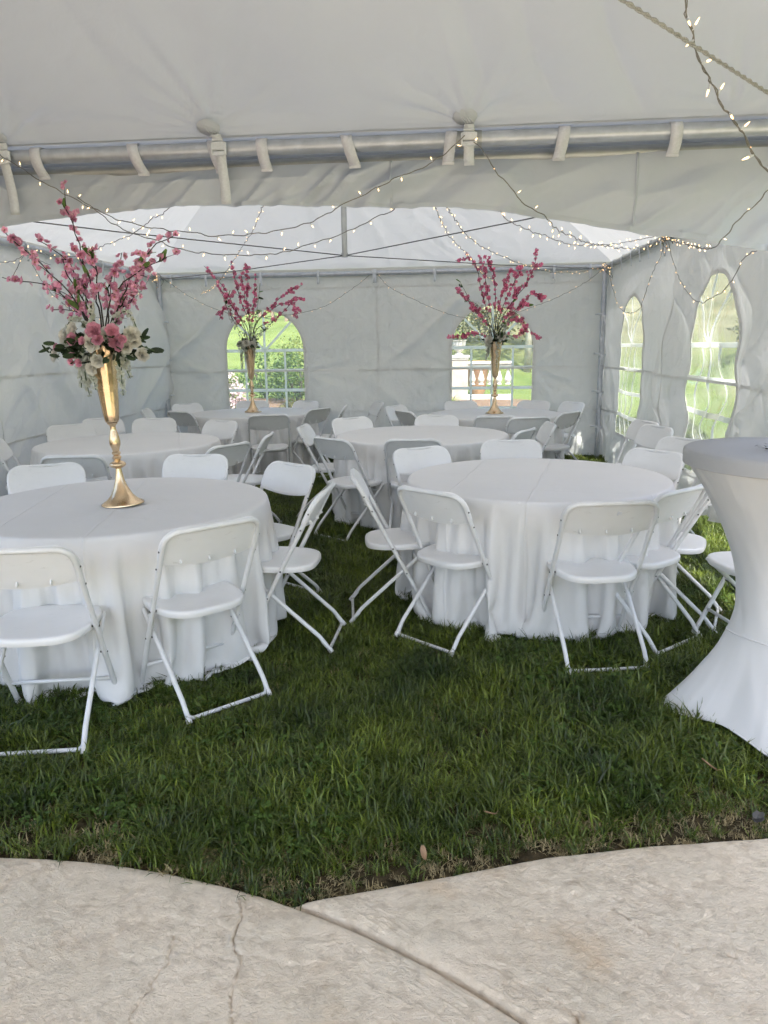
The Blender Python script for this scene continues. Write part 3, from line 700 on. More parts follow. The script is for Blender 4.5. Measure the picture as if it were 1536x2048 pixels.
def d_right(u, v):
    u = np.asarray(u, float); v = np.asarray(v, float)
    d = 0.19 * folds(u, v, 1.0, 1.6, 0.30, 61, 1.3) + 0.09 * folds(u, v, 2.2, 0.9, 0.22, 65, 1.3) + 0.03 * folds(u, v, 1.2, .7, 0.10, 64, 1.3) + 0.008 * folds(u, v, 1.0, .5, 0.05, 62, 5) + 0.10 * fbm(u * 1.1, v * 1.1, 67) + 0.03 * np.sin(u * 5 + v * 3)
    d = d * (0.12 + 0.88 * flat_near(u, v, WRt))
    w2 = np.exp(-((u - WRt[1]) / .7) ** 2)
    d = d + w2 * (0.022 * np.sin(v * 15 + u * 4) + 0.032 * np.sin(v * 8.5 - u * 3.4 + 1)) * np.clip(1.9 - v, 0.2, 1)
    w1 = np.exp(-((u - WRt[0]) / .7) ** 2)
    d = d + w1 * 0.008 * np.sin(v * 19 + u * 3)
    d = d + 0.12 * np.clip(1.2 - v, 0, 1.2) * np.clip(1 - u / 2.6, 0, 1)          # hem drifts inwards near the front
    return d * np.clip((RZ - .12 - v) / .5, 0, 1)
wall('wrinkled white tent wall on the right with two arched windows', lambda u, v, d: np.stack([XR - d, YT2 + u, v], -1), YB - YT2, WRt, d_right,
     lambda u: 0.03 + 0.28 * np.exp(-((u - 1.0) / 1.0) ** 2), 'tent side walls', [((0, 1.21), (6.1, 1.21)), ((0, .66), (6.1, .66)), ((3.1, .1), (3.1, 2.3))])
def d_left(u, v):
    u = np.asarray(u, float); v = np.asarray(v, float)
    d = 0.12 * folds(u, v, 0.9, 1.3, 0.3, 71, 1.2) + 0.10 * folds(u, v, 2.3, 1.2, 0.28, 75, 1.2) + 0.02 * folds(u, v, 0.7, .8, 0.1, 73, 1.3) + 0.014 * folds(u, v, 1.2, .5, 0.05, 74, 5) + 0.012 * folds(u, v, 2.2, .5, 0.05, 76, 5) + 0.09 * fbm(u, v, 77) + .05 * folds(u, v, .2, .8, .2, 78, 1.2) * np.clip(1 - v, 0, 1)
    return d * np.clip((RZ - .12 - v) / .4, 0, 1)
wall('plain white tent wall on the left with stitched seams', lambda u, v, d: np.stack([XL + d, YT2 + u, v], -1), YB - YT2, [], d_left,
     lambda u: 0.03 + 0 * u, 'tent side walls', [((0, 1.30), (6.1, 1.30)), ((0, .72), (6.1, .72)), ((4.2, .1), (4.2, 2.3)), ((2.1, .1), (2.1, 2.3))])

# ------------------------------------------------------------------ round tables: floor-length cloths settled with a small cloth solver
TR, TZ = 0.762, 0.742
def drape(seed, R1, frames=150, ns=176, nr=27):
    rng_ = np.random.default_rng(seed)
    r0 = 0.70; rad = np.linspace(r0, R1, nr); th = np.arange(ns) * 2 * math.pi / ns
    Rr = rad[:, None] * np.ones(ns)[None, :]
    hem = 1 + 0.012 * np.sin(th * 2 + seed) + 0.008 * np.sin(th * 5 + 2 * seed)
    Rr = r0 + (Rr - r0) * hem[None, :]
    X = np.stack([Rr * np.cos(th), Rr * np.sin(th), np.full_like(Rr, TZ + .004)], -1)
    rest_c = np.linalg.norm(np.roll(X, -1, 1) - X, axis=2); rest_r = np.linalg.norm(X[1:] - X[:-1], axis=2)
    rest_d1 = np.linalg.norm(np.roll(X, -1, 1)[1:] - X[:-1], axis=2); rest_d2 = np.linalg.norm(X[1:] - np.roll(X, -1, 1)[:-1], axis=2)
    rest_b = np.linalg.norm(X[2:] - X[:-2], axis=2); rest_bc = np.linalg.norm(np.roll(X, -2, 1) - X, axis=2)
    nf = 11                                                        # a bias of broad folds
    ph = rng_.uniform(0, 6.28, 4)
    bias = 0.5 * np.sin(nf * th + ph[0]) + 0.4 * np.sin((nf - 4) * th + ph[1]) + 0.35 * np.sin((nf + 6) * th + ph[2])
    drop = np.clip((Rr - TR) / (R1 - TR), 0, 1)
    # start from a gently flared bell so that the solver only has to settle the folds
    s = np.clip(Rr - TR, 0, None)
    X[..., 2] = np.where(Rr > TR, TZ - s * 0.80, X[..., 2])
    rr = np.where(Rr > TR, TR + s * 0.42 + 0.05 * bias[None, :] * drop, Rr)
    X[..., 0] = rr * np.cos(th); X[..., 1] = rr * np.sin(th)
    X += rng_.normal(0, .002, X.shape) * (Rr > TR)[..., None]
    Vv = np.zeros_like(X); w = np.where(rad < TR - .02, 0.0, 1.0)[:, None, None] * np.ones((1, ns, 1))
    dt = 1 / 50
    def con(A, B, wa, wb, rest, k, only_stretch=False):
        d = B - A; ln = np.linalg.norm(d, axis=-1, keepdims=True) + 1e-9
        c = (ln - rest[..., None])
        if only_stretch: c = np.maximum(c, 0)
        g = d / ln * c * k / (wa + wb + 1e-9)
        return g * wa, g * wb
    for f_ in range(frames):
        Vv[..., 2] -= 9.8 * dt; Vv *= 0.93
        Pn = X + Vv * dt * (w > 0)
        for it in range(10):
            for st in (0, 1):                                     # around the rings
                a, b = Pn[:, st::2], np.roll(Pn, -1, 1)[:, st::2]
                ga, gb = con(a, b, w[:, st::2], np.roll(w, -1, 1)[:, st::2], rest_c[:, st::2], 0.95)
                Pn[:, st::2] += ga; j = (np.arange(st, ns, 2) + 1) % ns; Pn[:, j] -= gb
            for st in (0, 1):                                     # down the cloth
                a, b = Pn[st:-1:2], Pn[st + 1::2]; k_ = min(len(a), len(b)); a, b = a[:k_], b[:k_]
                ga, gb = con(a, b, w[st:-1:2][:k_], w[st + 1::2][:k_], rest_r[st::2][:k_], 0.95)
                Pn[st:-1:2][:k_] += ga; Pn[st + 1::2][:k_] -= gb
            A, B = Pn[:-1], np.roll(Pn, -1, 1)[1:]; ga, gb = con(A, B, w[:-1], np.roll(w, -1, 1)[1:], rest_d1, 0.22); Pn[:-1] += ga; Pn[1:] -= np.roll(gb, 1, 1)
            A, B = np.roll(Pn, -1, 1)[:-1], Pn[1:]; ga, gb = con(A, B, np.roll(w, -1, 1)[:-1], w[1:], rest_d2, 0.22); Pn[:-1] += np.roll(ga, 1, 1); Pn[1:] -= gb
            ga, gb = con(Pn[:-2], Pn[2:], w[:-2], w[2:], rest_b, 0.015); Pn[:-2] += ga; Pn[2:] -= gb
            ga, gb = con(Pn, np.roll(Pn, -2, 1), w, np.roll(w, -2, 1), rest_bc, 0.018); Pn += ga; Pn -= np.roll(gb, 2, 1)
            r = np.hypot(Pn[..., 0], Pn[..., 1])
            # table edge (rounded) and legs zone
            below = Pn[..., 2] < TZ - .012
            need = np.where(below & (r < TR + .006), (TR + .006) / np.maximum(r, 1e-6), 1.0)
            need = np.where(below & (Pn[..., 2] < TZ - .25) & (r < TR - .15), (TR - .15) / np.maximum(r, 1e-6), np.where(Pn[..., 2] < TZ - .12, 1.0, need))
            lim = 0.94; need = np.where(r * need > lim, lim / np.maximum(r, 1e-6) * .5 + .5 * need, need)
            Pn[..., 0] *= need; Pn[..., 1] *= need
            onT = (r < TR) & ~below; Pn[..., 2] = np.where(onT, np.maximum(Pn[..., 2], TZ + .003), Pn[..., 2])
            Pn[..., 2] = np.maximum(Pn[..., 2], 0.02)
        Vv = (Pn - X) / dt
        gnd = Pn[..., 2] < 0.03; Vv[gnd] *= 0.3
        X = Pn
    for _ in range(1):                                            # relax solver jitter
        Xs = X.copy()
        Xs[1:-1] = X[1:-1] * .5 + .125 * (X[:-2] + X[2:] + np.roll(X, 1, 1)[1:-1] + np.roll(X, -1, 1)[1:-1])
        Xs[-1] = X[-1] * .5 + .25 * (np.roll(X, 1, 0)[-1] * 0 + np.roll(X[-1], 1, 0) + np.roll(X[-1], -1, 0))
        X = np.where((w > 0), Xs, X)
    def up(A, ax):                                                 # one cubic refinement step along an axis
        if ax == 1:
            p0, p1, p2, p3 = np.roll(A, 1, 1), A, np.roll(A, -1, 1), np.roll(A, -2, 1)
            mid = (-p0 + 9 * p1 + 9 * p2 - p3) / 16
            return np.stack([A, mid], 2).reshape(A.shape[0], -1, 3)
        E_ = np.concatenate([2 * A[:1] - A[1:2], A, 2 * A[-1:] - A[-2:-1]], 0)
        mid = (-E_[:-3] + 9 * E_[1:-2] + 9 * E_[2:-1] - E_[3:]) / 16
        o_ = np.zeros((2 * A.shape[0] - 1, A.shape[1], 3)); o_[::2] = A; o_[1::2] = mid; return o_
    for _ in range(2): X = up(up(X, 1), 0)
    k_ = np.linspace(0, 1, X.shape[0])[:, None] * np.ones((1, X.shape[1])); t_ = np.arange(X.shape[1])[None, :] / X.shape[1]
    wob = .007 * (vnoise(t_ * 150, k_ * 5, seed) - .5) + .005 * folds(t_ * 6, k_ * .8, 1.2, .5, .06, seed + 3, 1.3) + .004 * folds(t_ * 6, k_ * .8, 1.9, .4, .05, seed + 4, 1.3)
    wob *= np.clip((k_ - .12) / .2, 0, 1); r_ = np.hypot(X[..., 0], X[..., 1]); X[..., :2] *= (1 + wob / r_)[..., None]
    ns = X.shape[1]; th = np.arange(ns) * 2 * math.pi / ns
    inner = []
    for r in (0.03, 0.15, 0.3, 0.45, 0.58, 0.66): inner.append(np.stack([r * np.cos(th), r * np.sin(th), np.full(ns, TZ + .004)], -1))
    G = np.concatenate([np.array(inner), X], 0)
    i = np.arange(G.shape[0] * ns).reshape(-1, ns); j = np.roll(i, -1, 1)
    Fq = np.stack([i[:-1], i[1:], j[1:], j[:-1]], -1).reshape(-1, 4)
    return G.reshape(-1, 3), Fq, ns
# creased cloth material: pressed fold lines across the top
mt = M['cloth']; nt = mt.node_tree
b2 = [n for n in nt.nodes if n.type == 'BUMP'][0]
tc = [n for n in nt.nodes if n.type == 'TEX_COORD'][0]
sepc = N(nt, 'SeparateXYZ'); wn_ = N(nt, 'TexNoise'); wn_.inputs['Scale'].default_value = 2.5
L(nt, tc.outputs['Object'], sepc.inputs[0]); L(nt, tc.outputs['Object'], wn_.inputs['Vector'])
def mth2(op, a, b):
    x = N(nt, 'Math', operation=op)
    for k, s in enumerate((a, b)):
        if isinstance(s, (int, float)): x.inputs[k].default_value = s
        else: L(nt, s, x.inputs[k])
    return x.outputs[0]
acc = None
for ax, off in (('X', 0.02), ('Y', -0.03), ('Y', 0.40), ('X', -0.42)):
    v_ = mth2('ADD', sepc.outputs[ax], mth2('MULTIPLY', mth2('SUBTRACT', wn_.outputs['Fac'], 0.5), 0.05))
    d_ = mth2('ABSOLUTE', mth2('SUBTRACT', v_, off), 0)
    g_ = mth2('MAXIMUM', mth2('SUBTRACT', 1.0, mth2('DIVIDE', d_, 0.009)), 0.0)
    acc = g_ if acc is None else mth2('ADD', acc, g_)
bc = bump(nt, acc, 0.45, 0.007)
for l in list(nt.links):
    if l.to_node.type == 'BSDF_PRINCIPLED' and l.to_socket.name == 'Normal': src = l.from_socket; L(nt, src, bc.inputs['Normal']); L(nt, bc.outputs[0], l.to_socket); break
cloth_me = []
for seed, R1 in ((3, 1.50), (11, 1.485)):
    V_, F_, ns_ = drape(seed, R1)
    me = np_mesh('tablecloth', V_, F_, M['cloth'])
    bm = bmesh.new(); bm.from_mesh(me); bm.verts.ensure_lookup_table(); bm.faces.new([bm.verts[k] for k in range(ns_)]).smooth = True; bm.to_mesh(me); bm.free()
    hm = MB(); hm.tube([tuple(p) for p in V_[-ns_::2]], .0028, 5, closed=True); cloth_me.append((me, hm.mesh('hem', M['cloth'])))
TABLES = [('T1', -1.704, 3.664, 0, 12, 'front left round table in a white cloth, holding the vase with roses'),
          ('T2', 0.512, 4.428, 1, 78, 'front right round table in a white cloth with nothing on it'),
          ('T3', -2.736, 6.176, 1, 200, 'round table in a white cloth behind the rose vase, by the left tent wall'),
          ('T4', -0.245, 6.663, 0, 130, 'empty round table in a white cloth in the middle of the tent'),
          ('T5', -2.42, 9.12, 1, 300, 'far left round table in a white cloth before the window with the lawn view'),
          ('T6', 0.512, 8.682, 0, 255, 'far right round table in a white cloth before the back window with the balustrade view')]
mbt = MB(); mbt.lathe([(0.02, TZ - .03), (TR - .02, TZ - .03), (TR - .006, TZ - .025), (TR - .004, TZ - .008), (TR - .012, TZ - .002), (0.02, TZ - .002)], 64)
top_me = mbt.mesh('tabletop', M['plastic'])
leg_me = []
for sx in (-1, 1):
    leg_mb = MB(); leg_mb.tube(fillet([(sx * .42, -.28, TZ - .03), (sx * .42, -.28, .02), (sx * .42, .28, .02), (sx * .42, .28, TZ - .03)], .05), .014, 8); leg_me.append(leg_mb.mesh('leg_frame', M['paint']))
TPOS = {}
for key, x, y, k, rot, lab in TABLES:
    t = empty('round_table', (x, y, 0), math.radians(rot), lab, 'table', 'round banquet tables'); TPOS[key] = (x, y)
    c = link('tablecloth', cloth_me[k][0], t); link('hem', cloth_me[k][1], c)
    link('tabletop', top_me, t)
    for me in leg_me: link('leg_frame', me, t)

# ------------------------------------------------------------------ folding chair
CH, CWD = 0.822, 0.213
BT = Vector((0, -0.225, CH - .012)); BF = Vector((0, 0.195, 0.004))       # top and foot of the long tube (side view)
dn = (BF - BT).normalized(); nrm = Vector((0, -dn.z, dn.y)).normalized()
if nrm.y < 0: nrm = -nrm
def chair_proto():
    root = bpy.data.objects.new('folding_chair', None); COL.objects.link(root); root.empty_display_size = .1
    full = (BF - BT).length; cut = 0.245
    for s in (-1, 1):
        mb = MB(); X0 = Vector((s * CWD, 0, 0)); mb.tube([BT + dn * cut + X0, BT + dn * (full * .6) + X0, BF + X0], 0.0115, 12)
        lg = mb.build('leg', M['paint'], root, auto=50)
        mb = MB(); mb.tube([BF + X0 - dn * .035, BF + X0 + dn * .001], 0.0135, 12); mb.build('foot_cap', M['plastic'], lg, auto=50)
    a, b = BT + dn * cut, BT
    pts = fillet([a + Vector((-CWD, 0, 0)), b + Vector((-CWD, 0, 0)), b + Vector((CWD, 0, 0)), a + Vector((CWD, 0, 0))], 0.085, 9)
    # the top of the arch bows backwards a little
    pts = [p - nrm * (0.020 * max(0, 1 - (p.x / CWD) ** 2)) for p in pts]
    dense = []
    for p, q in zip(pts, pts[1:]):
        k_ = 6 if (p - q).length > .15 else 1
        for i in range(k_): dense.append(p.lerp(q, i / k_))
    dense.append(pts[-1]); dense = [Vector((p.x, p.y, p.z)) for p in dense]
    mb = MB(); mb.tube(dense, 0.0122, 12); mb.build('back_frame', M['paint'], root, auto=50)
    # moulded backrest
    W2, H2, rt, rb = CWD + .012, 0.189, 0.094, 0.045
    ts = np.array([0, .004, .012, .026, .045, .068, .094, .125, .155, .175, .19, .199, .205]) * (0.189 / 0.205)
    def halfw(t):
        w = W2
        if t < rt: w = W2 - rt + math.sqrt(max(rt * rt - (rt - t) ** 2, 0))
        if t > H2 - rb: w = min(w, W2 - rb * .55 + .55 * math.sqrt(max(rb * rb - (t - H2 + rb) ** 2, 0)))
        return w
    ss = np.linspace(-1, 1, 19)
    def surf(off, shrink):
        rows = []
        for t in ts:
            row = []
            for s in ss:
                w = halfw(t) - shrink; tt = t + 0.014 * (1 - s * s) * (t / H2) ** 2 - .012 * 0
                tt = -.012 + shrink + tt * (H2 - 2 * shrink) / H2
                x = s * max(w, .01)
                p = BT + dn * tt + nrm * (off - 0.022 * max(0, 1 - (x / CWD) ** 2)) + Vector((x, 0, 0))
                row.append(p)
            rows.append(row)
        return np.array(rows)
    f0, f1, b0 = surf(0.0165, 0.010), surf(0.012, 0.0), surf(0.004, 0.002)
    mb = MB(); R_, C_ = f0.shape[:2]
    mb.grid(f0, flip=True); mb.grid(b0)
    def border(A): return np.concatenate([A[0, :], A[1:, -1], A[-1, -2::-1], A[-2:0:-1, 0]])
    for A, B in ((f0, f1), (f1, b0)): mb.grid(np.stack([border(A), border(B)]), wrap=True)
    for s in (-.62, -.05, .52): 
        c = BT + dn * .158 + nrm * (-.003 - .022 * (1 - s * s)) + Vector((s * CWD, 0, 0)); mb.box(c, (.005, .016, .018), Matrix.Rotation(math.radians(-27), 3, 'X'))
    me_b = mb.build('backrest', M['plastic'], root, auto=55)
    for s in (-1, 1):
        for t in (.10, .19):
            mb = MB(); c = BT + dn * t + Vector((s * (CWD + .0125), 0, 0)); mb.tube([c - Vector((s * .002, 0, 0)), c + Vector((s * .0022, 0, 0))], .0042, 8); mb.build('rivet', M['rivet'], root)
    # seat
    n_ = 44
    def ring(sc, z, dz=0.0):
        vs = []
        for k in range(n_):
            a = 2 * math.pi * k / n_; ca, sa = math.cos(a), math.sin(a)
            e = 2 / 3.4
            x = abs(ca) ** e * math.copysign(1, ca); y = abs(sa) ** e * math.copysign(1, sa)
            hw = 0.203 - .022 * max(0, -y) - .012 * max(0, y) ** 3
            px, py = x * hw * sc, 0.022 + y * 0.195 * sc
            dish = -0.012 * (1 - sc ** 2) if sc < 1 else 0
            tilt = 0.02 * (py + .0) - .020 * max(0, (y * sc - .80)) * 1.2 - .012 * max(0, (-y * sc - .78))
            vs.append((px, py, z + dish + tilt + dz))
        return vs
    rings = [ring(.12, .447), ring(.35, .447), ring(.6, .447), ring(.78, .447), ring(.9, .4475), ring(.96, .447), ring(.99, .443), ring(1.0, .436), ring(1.0, .424), ring(.985, .416), ring(.95, .417), ring(.9, .428), ring(.5, .430)]
    mb = MB(); mb.grid(np.array(rings), wrap=True); mb.add(rings[0], [tuple(range(n_))]); mb.add(rings[-1], [tuple(range(n_ - 1, -1, -1))])
    mb.build('seat', M['plastic'], root, auto=60)
    # rear legs: one bent U, floor bar between them
    XI = CWD - .024
    for s in (-1, 1):
        mb = MB(); pts = fillet([(s * XI, .165, .418), (s * XI, -.205, .085), (s * XI, -.262, .010)], .12, 6); mb.tube(pts, 0.0105, 12)
        lg = mb.build('leg', M['paint'], root, auto=50)
        mb = MB(); d_ = (pts[-1] - pts[-2]).normalized(); mb.tube([pts[-1] - d_ * .02, pts[-1] + d_ * .006], .0125, 10); mb.build('foot_cap', M['plastic'], lg, auto=50)
    y0 = -.240
    mb = MB(); mb.tube(fillet([(-XI, y0 + .022, .060), (-XI + .004, y0 - .012, .017), (XI - .004, y0 - .012, .017), (XI, y0 + .022, .060)], .028, 5), .0085, 10); mb.build('floor_bar', M['paint'], root, auto=50)
    zc = .135; tt = (zc - BT.z) / dn.z; c = BT + dn * tt
    mb = MB(); mb.tube([c + Vector((-CWD, 0, 0)), c + Vector((CWD, 0, 0))], .0085, 10); mb.build('stretcher', M['paint'], root)
    mb = MB(); mb.tube([(-XI, .10, .372), (XI, .10, .372)], .007, 8); mb.build('stretcher', M['paint'], root)
    for s in (-1, 1):                                            # seat pivots
        zc = .43; tt = (zc - BT.z) / dn.z; c = BT + dn * tt + Vector((s * CWD, 0, 0))
        mb = MB(); mb.tube([c + Vector((-s * .02, 0, 0)), c + Vector((s * .013, 0, 0))], .005, 8); mb.build('pivot_bolt', M['rivet'], root)
        zc = .29; tt = (zc - BT.z) / dn.z; c = BT + dn * tt + Vector((s * CWD, 0, 0))
        mb = MB(); mb.tube([c + Vector((-s * .03, 0, 0)), c + Vector((s * .0135, 0, 0))], .004, 8); mb.build('pivot_bolt', M['rivet'], root)
    return root
# backrest-top position (x, y), facing in degrees (None = towards the table), label
CHAIRS = [
 ('T1', -0.95, 2.89, None, 'white folding chair nearest the camera, its back turned, before the rose vase table'),
 ('T1', -1.58, 2.48, 100, 'white folding chair seen from behind, cut off by the left photo edge on near grass'),
 ('T1', -0.62, 3.68, 178, 'white folding chair seen from its side, right of the rose vase table'),
 ('T1', -0.95, 4.45, -128, 'white folding chair facing the camera, at the back right of the rose vase table'),
 ('T1', -1.69, 4.86, -91, 'white folding chair facing the camera straight behind the rose vase table'),
 ('T1', -2.52, 4.44, -62, 'white folding chair facing the camera at the back left of the rose vase table'),
 ('T2', -0.11, 3.62, 50, 'white folding chair with its back turned at the front left of the front right table'),
 ('T2', 0.735, 3.35, 99, 'white folding chair before the front right table, back turned, a small mark on its backrest'),
 ('T2', 1.13, 3.66, 132, 'white folding chair with its back turned between the front right table and the cocktail table'),
 ('T2', 1.43, 4.02, 158, 'white folding chair with backrest hidden behind the cocktail table, seat and crossed legs showing'),
 ('T2', 1.35, 4.99, -140, 'white folding chair facing left at the far right of the front right table'),
 ('T2', 0.45, 5.57, -88, 'white folding chair facing the camera straight behind the front right table'),
 ('T2', -0.21, 5.17, -58, 'white folding chair turned aside at the back left of the front right table'),
 ('T2', -0.53, 4.10, 8, 'white folding chair seen edge-on, left of the front right table'),
 ('T3', -2.56, 4.84, 97, 'shaded white folding chair, its back turned, just left of the rose vase stem'),
 ('T3', -1.62, 5.42, 150, 'white folding chair seen from behind, near right of the table by the left wall'),
 ('T3', -1.49, 6.08, 184, 'white folding chair seen edge-on at the right of the table by the left wall'),
 ('T3', -3.05, 7.55, -78, 'white folding chair facing the camera at the back of the table by the left wall'),
 ('T3', -3.66, 6.96, -52, 'white folding chair facing the camera at the back left, close to the left tent wall'),
 ('T3', -2.24, 7.25, -118, 'white folding chair facing left at the back right of the table by the left wall'),
 ('T3', -3.70, 5.79, 21, 'white folding chair at the left photo edge, only its seat and one tube showing'),
 ('T3', -3.66, 7.62, -40, 'white folding chair of which only the upper rim shows, against the left tent wall'),
 ('T5', -3.45, 9.62, -40, 'white folding chair turned to the camera at the far left table, beside the corner pole'),
 ('T5', -2.66, 10.02, -80, 'white folding chair under the back window, behind the far left vase'),
 ('T5', -1.89, 9.92, -120, 'white folding chair at the back right of the far left table, under the window corner'),
 ('T5', -3.11, 8.42, 60, 'white folding chair with its back turned at the near left of the far left table'),
 ('T5', -1.93, 7.90, 104, 'white folding chair with its back turned in front of the far left table'),
 ('T5', -1.51, 8.69, 150, 'white folding chair with its back turned at the near right of the far left table'),
 ('T5', -1.27, 9.12, 185, 'white folding chair half turned away at the right of the far left table'),
 ('T5', -3.64, 8.75, 10, 'white folding chair showing only a backrest corner in front of the left corner pole'),
 ('T4', -0.93, 5.77, 50, 'white folding chair with its back turned at the near left of the middle table'),
 ('T4', -0.28, 5.67, 88, 'white folding chair with tall bare frame, back turned, in front of the middle table'),
 ('T4', -1.33, 6.72, -2, 'white folding chair seen edge-on at the left of the middle table'),
 ('T4', -0.99, 7.46, -56, 'white folding chair facing the camera at the back left of the middle table'),
 ('T4', -0.13, 7.68, -93, 'white folding chair facing the camera straight behind the middle table'),
 ('T4', 0.64, 6.29, 152, 'white folding chair with its back turned at the right of the middle table'),
 ('T4', 0.90, 6.80, -176, 'white folding chair seen edge-on at the right of the middle table'),
 ('T6', 0.13, 9.66, -72, 'white folding chair under the left half of the window with the balustrade view'),
 ('T6', 1.06, 9.55, -122, 'white folding chair facing the camera at the back right of the far right table'),
 ('T6', 1.50, 9.30, -150, 'white folding chair furthest right at the far right table, near the tent corner'),
 ('T6', 1.25, 7.93, 140, 'white folding chair with its back turned at the near right of the far right table'),
 ('T6', 0.46, 7.53, 87, 'white folding chair with its back turned in front of the far right vase'),
 ('T6', 0.78, 7.40, 104, 'shaded white folding chair with its back turned, just right of the far right vase'),
 ('T6', -0.66, 8.98, -30, 'white folding chair turned to the camera at the left of the far right table'),
 ('T6', -0.50, 8.23, 32, 'dark-looking shaded folding chair with its back turned, left of the far right table'),
 (None, -0.91, 9.72, 200, 'pale folding chair standing alone against the back tent wall between the two windows'),
 (None, 1.80, 6.72, 196, 'white folding chair leaning back beside the right tent wall, the farther of two alike'),
 (None, 1.79, 6.32, 200, 'white folding chair leaning back beside the right tent wall, the nearer of two alike'),
 (None, 1.72, 5.62, 215, 'white folding chair under the large wavy window, half hidden by the cocktail table'),
 (None, 1.74, 3.72, 192, 'white folding chair behind the cocktail table, only a seat corner and front leg showing'),
]
proto = chair_proto(); first = True; FEET = []
for k, (tb, bx, by, face, lab) in enumerate(CHAIRS):
    c = proto if first else copy_tree(proto); first = False
    if face is None: fx, fy = TPOS[tb][0] - bx, TPOS[tb][1] - by; a = math.atan2(fy, fx)
    else: a = math.radians(face)
    d = Vector((math.cos(a), math.sin(a), 0))
    o = Vector((bx, by, 0)) + d * 0.225
    c.location = (o.x, o.y, 0.008); rx = 0.0
    sd_ = Vector((-d.y, d.x, 0)); FEET.append((o - d * .252 + sd_ * .19, o - d * .252 - sd_ * .19)); FEET.append((o + d * .195 + sd_ * .213, o + d * .19 + sd_ * .213)); FEET.append((o + d * .195 - sd_ * .213, o + d * .19 - sd_ * .213))
    if k in (46, 47): rx = math.radians(-7)
    c.rotation_euler = (rx, 0, a - math.pi / 2)
    tag(c, lab, 'chair', 'white folding chairs')

# small embossed mark on one backrest is part of that chair
mk = [o for o in bpy.data.objects if o.get('label', '').endswith('a small mark on its backrest')][0]
mb = MB(); c0 = BT + dn * .055 + nrm * (.002 - .022)
ux = Vector((1, 0, 0))
for a, b in (((-.008, -.01), (-.008, .01)), ((-.008, -.01), (.008, -.006)), ((-.008, .001), (.006, .002)), ((.008, -.006), (.008, .008))):
    mb.tube([c0 + ux * (a[0] + .03) + dn * a[1], c0 + ux * (b[0] + .03) + dn * b[1]], .0016, 6)
mb.build('embossed_mark', M['webbing'], mk)

# ------------------------------------------------------------------ cocktail table in a stretched cover
kt = empty('cocktail_table', (1.295, 2.93, 0), 0, 'tall cocktail table in a white stretch cover at the right edge of the photo', 'table')
KR, KH = 0.385, 1.11
FA = math.radians(172)
zs = np.concatenate([np.linspace(0, .1, 8, endpoint=False), np.linspace(.1, 1.02, 60)]); th = np.linspace(0, 2 * math.pi, 161)[:-1]
rows = []
for tz in np.linspace(0, 1, 70):
    dphi = (th - FA + math.pi / 4) % (math.pi / 2) - math.pi / 4           # angle to the closest foot
    foot = np.exp(-(np.abs(dphi) / 0.13) ** 1.5)
    span = np.abs(dphi) / (math.pi / 4)
    hem = 0.012 + 0.045 * np.sin(np.clip(span, 0, 1) * math.pi / 2) ** 1.1
    z = hem + (1.065 - hem) * tz
    zn = np.clip(z / 1.065, 0, 1)
    waist = 0.142
    upper = waist + (KR - .004 - waist) * np.clip((zn - .45) / .55, 0, 1) ** 1.75
    lowf = waist + (0.44 - waist) * np.clip((.45 - zn) / .45, 0, 1) ** 1.45
    lowm = waist + (0.325 - waist) * np.clip((.45 - zn) / .45, 0, 1) ** 1.6
    mixf = np.clip(1 - span, 0, 1) ** 1.5
    low = lowm + (lowf - lowm) * mixf
    r = np.where(zn > .45, upper, low)
    r = r + .010 * np.exp(-((zn - .45) / .12) ** 2)
    r = r + .006 * (vnoise(th * 22 + z * 8, zn * 2, 7) - .5) * np.exp(-(1.065 - z) / .10) * 2 + .009 * (vnoise(dphi * 26 + 50, zn * 1.2, 9) - .5) * np.exp(-(np.abs(dphi) / .35) ** 2) * np.exp(-z / .25) * 2 + .004 * (vnoise(th * 5 + z * 9, z * 6, 17) - .5)
    rows.append(np.stack([r * np.cos(th), r * np.sin(th), z], -1))
mb = MB(); mb.grid(np.array(rows), wrap=True); cv = mb.build('stretch_cover', M['spandex'], kt)
mb = MB(); mb.tube([tuple(p) for p in rows[0]], .0035, 6, closed=True); mb.build('hem', M['spandex'], cv)
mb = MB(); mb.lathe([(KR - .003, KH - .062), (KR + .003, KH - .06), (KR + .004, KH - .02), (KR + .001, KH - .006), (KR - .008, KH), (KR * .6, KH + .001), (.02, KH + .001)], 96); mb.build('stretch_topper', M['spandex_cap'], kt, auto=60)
zz, rr_ = 0.395, .222
mb = MB(); pts = []
for a in np.linspace(0, 2 * math.pi, 80)[:-1]:
    i_ = int(a / (2 * math.pi) * 160); zc = .36 + .02 * math.cos(a - 3.6)
    col = np.array([rw[i_] for rw in rows]); x_ = np.interp(zc, col[:, 2], np.hypot(col[:, 0], col[:, 1])); pts.append(((x_ + .001) * math.cos(a), (x_ + .001) * math.sin(a), zc))
mb.tube(pts, .0028, 6, closed=True); mb.build('crease_band', M['spandex'], kt)
for q in range(4):
    a = FA + q * math.pi / 2
    mb = MB(); mb.lathe([(.022, 0.0), (.026, .004), (.026, .016), (.014, .024)], 16, (.415 * math.cos(a), .415 * math.sin(a), .001)); mb.build('foot', M['plastic'], kt, auto=40)
mb = MB()
for q in range(70):
    x, y, z = random.gauss(0, .035), random.gauss(0, .035), random.uniform(0, .028); a = random.uniform(0, 6.28); l_ = random.uniform(.012, .022)
    d = Vector((math.cos(a), math.sin(a), random.uniform(-.2, .5))) * l_; s_ = Vector((-math.sin(a), math.cos(a), 0)) * l_ * .35; p0 = Vector((x, y, z))
    mb.add([p0, p0 + d * .5 + s_, p0 + d, p0 + d * .5 - s_], [(0, 1, 2, 3)])
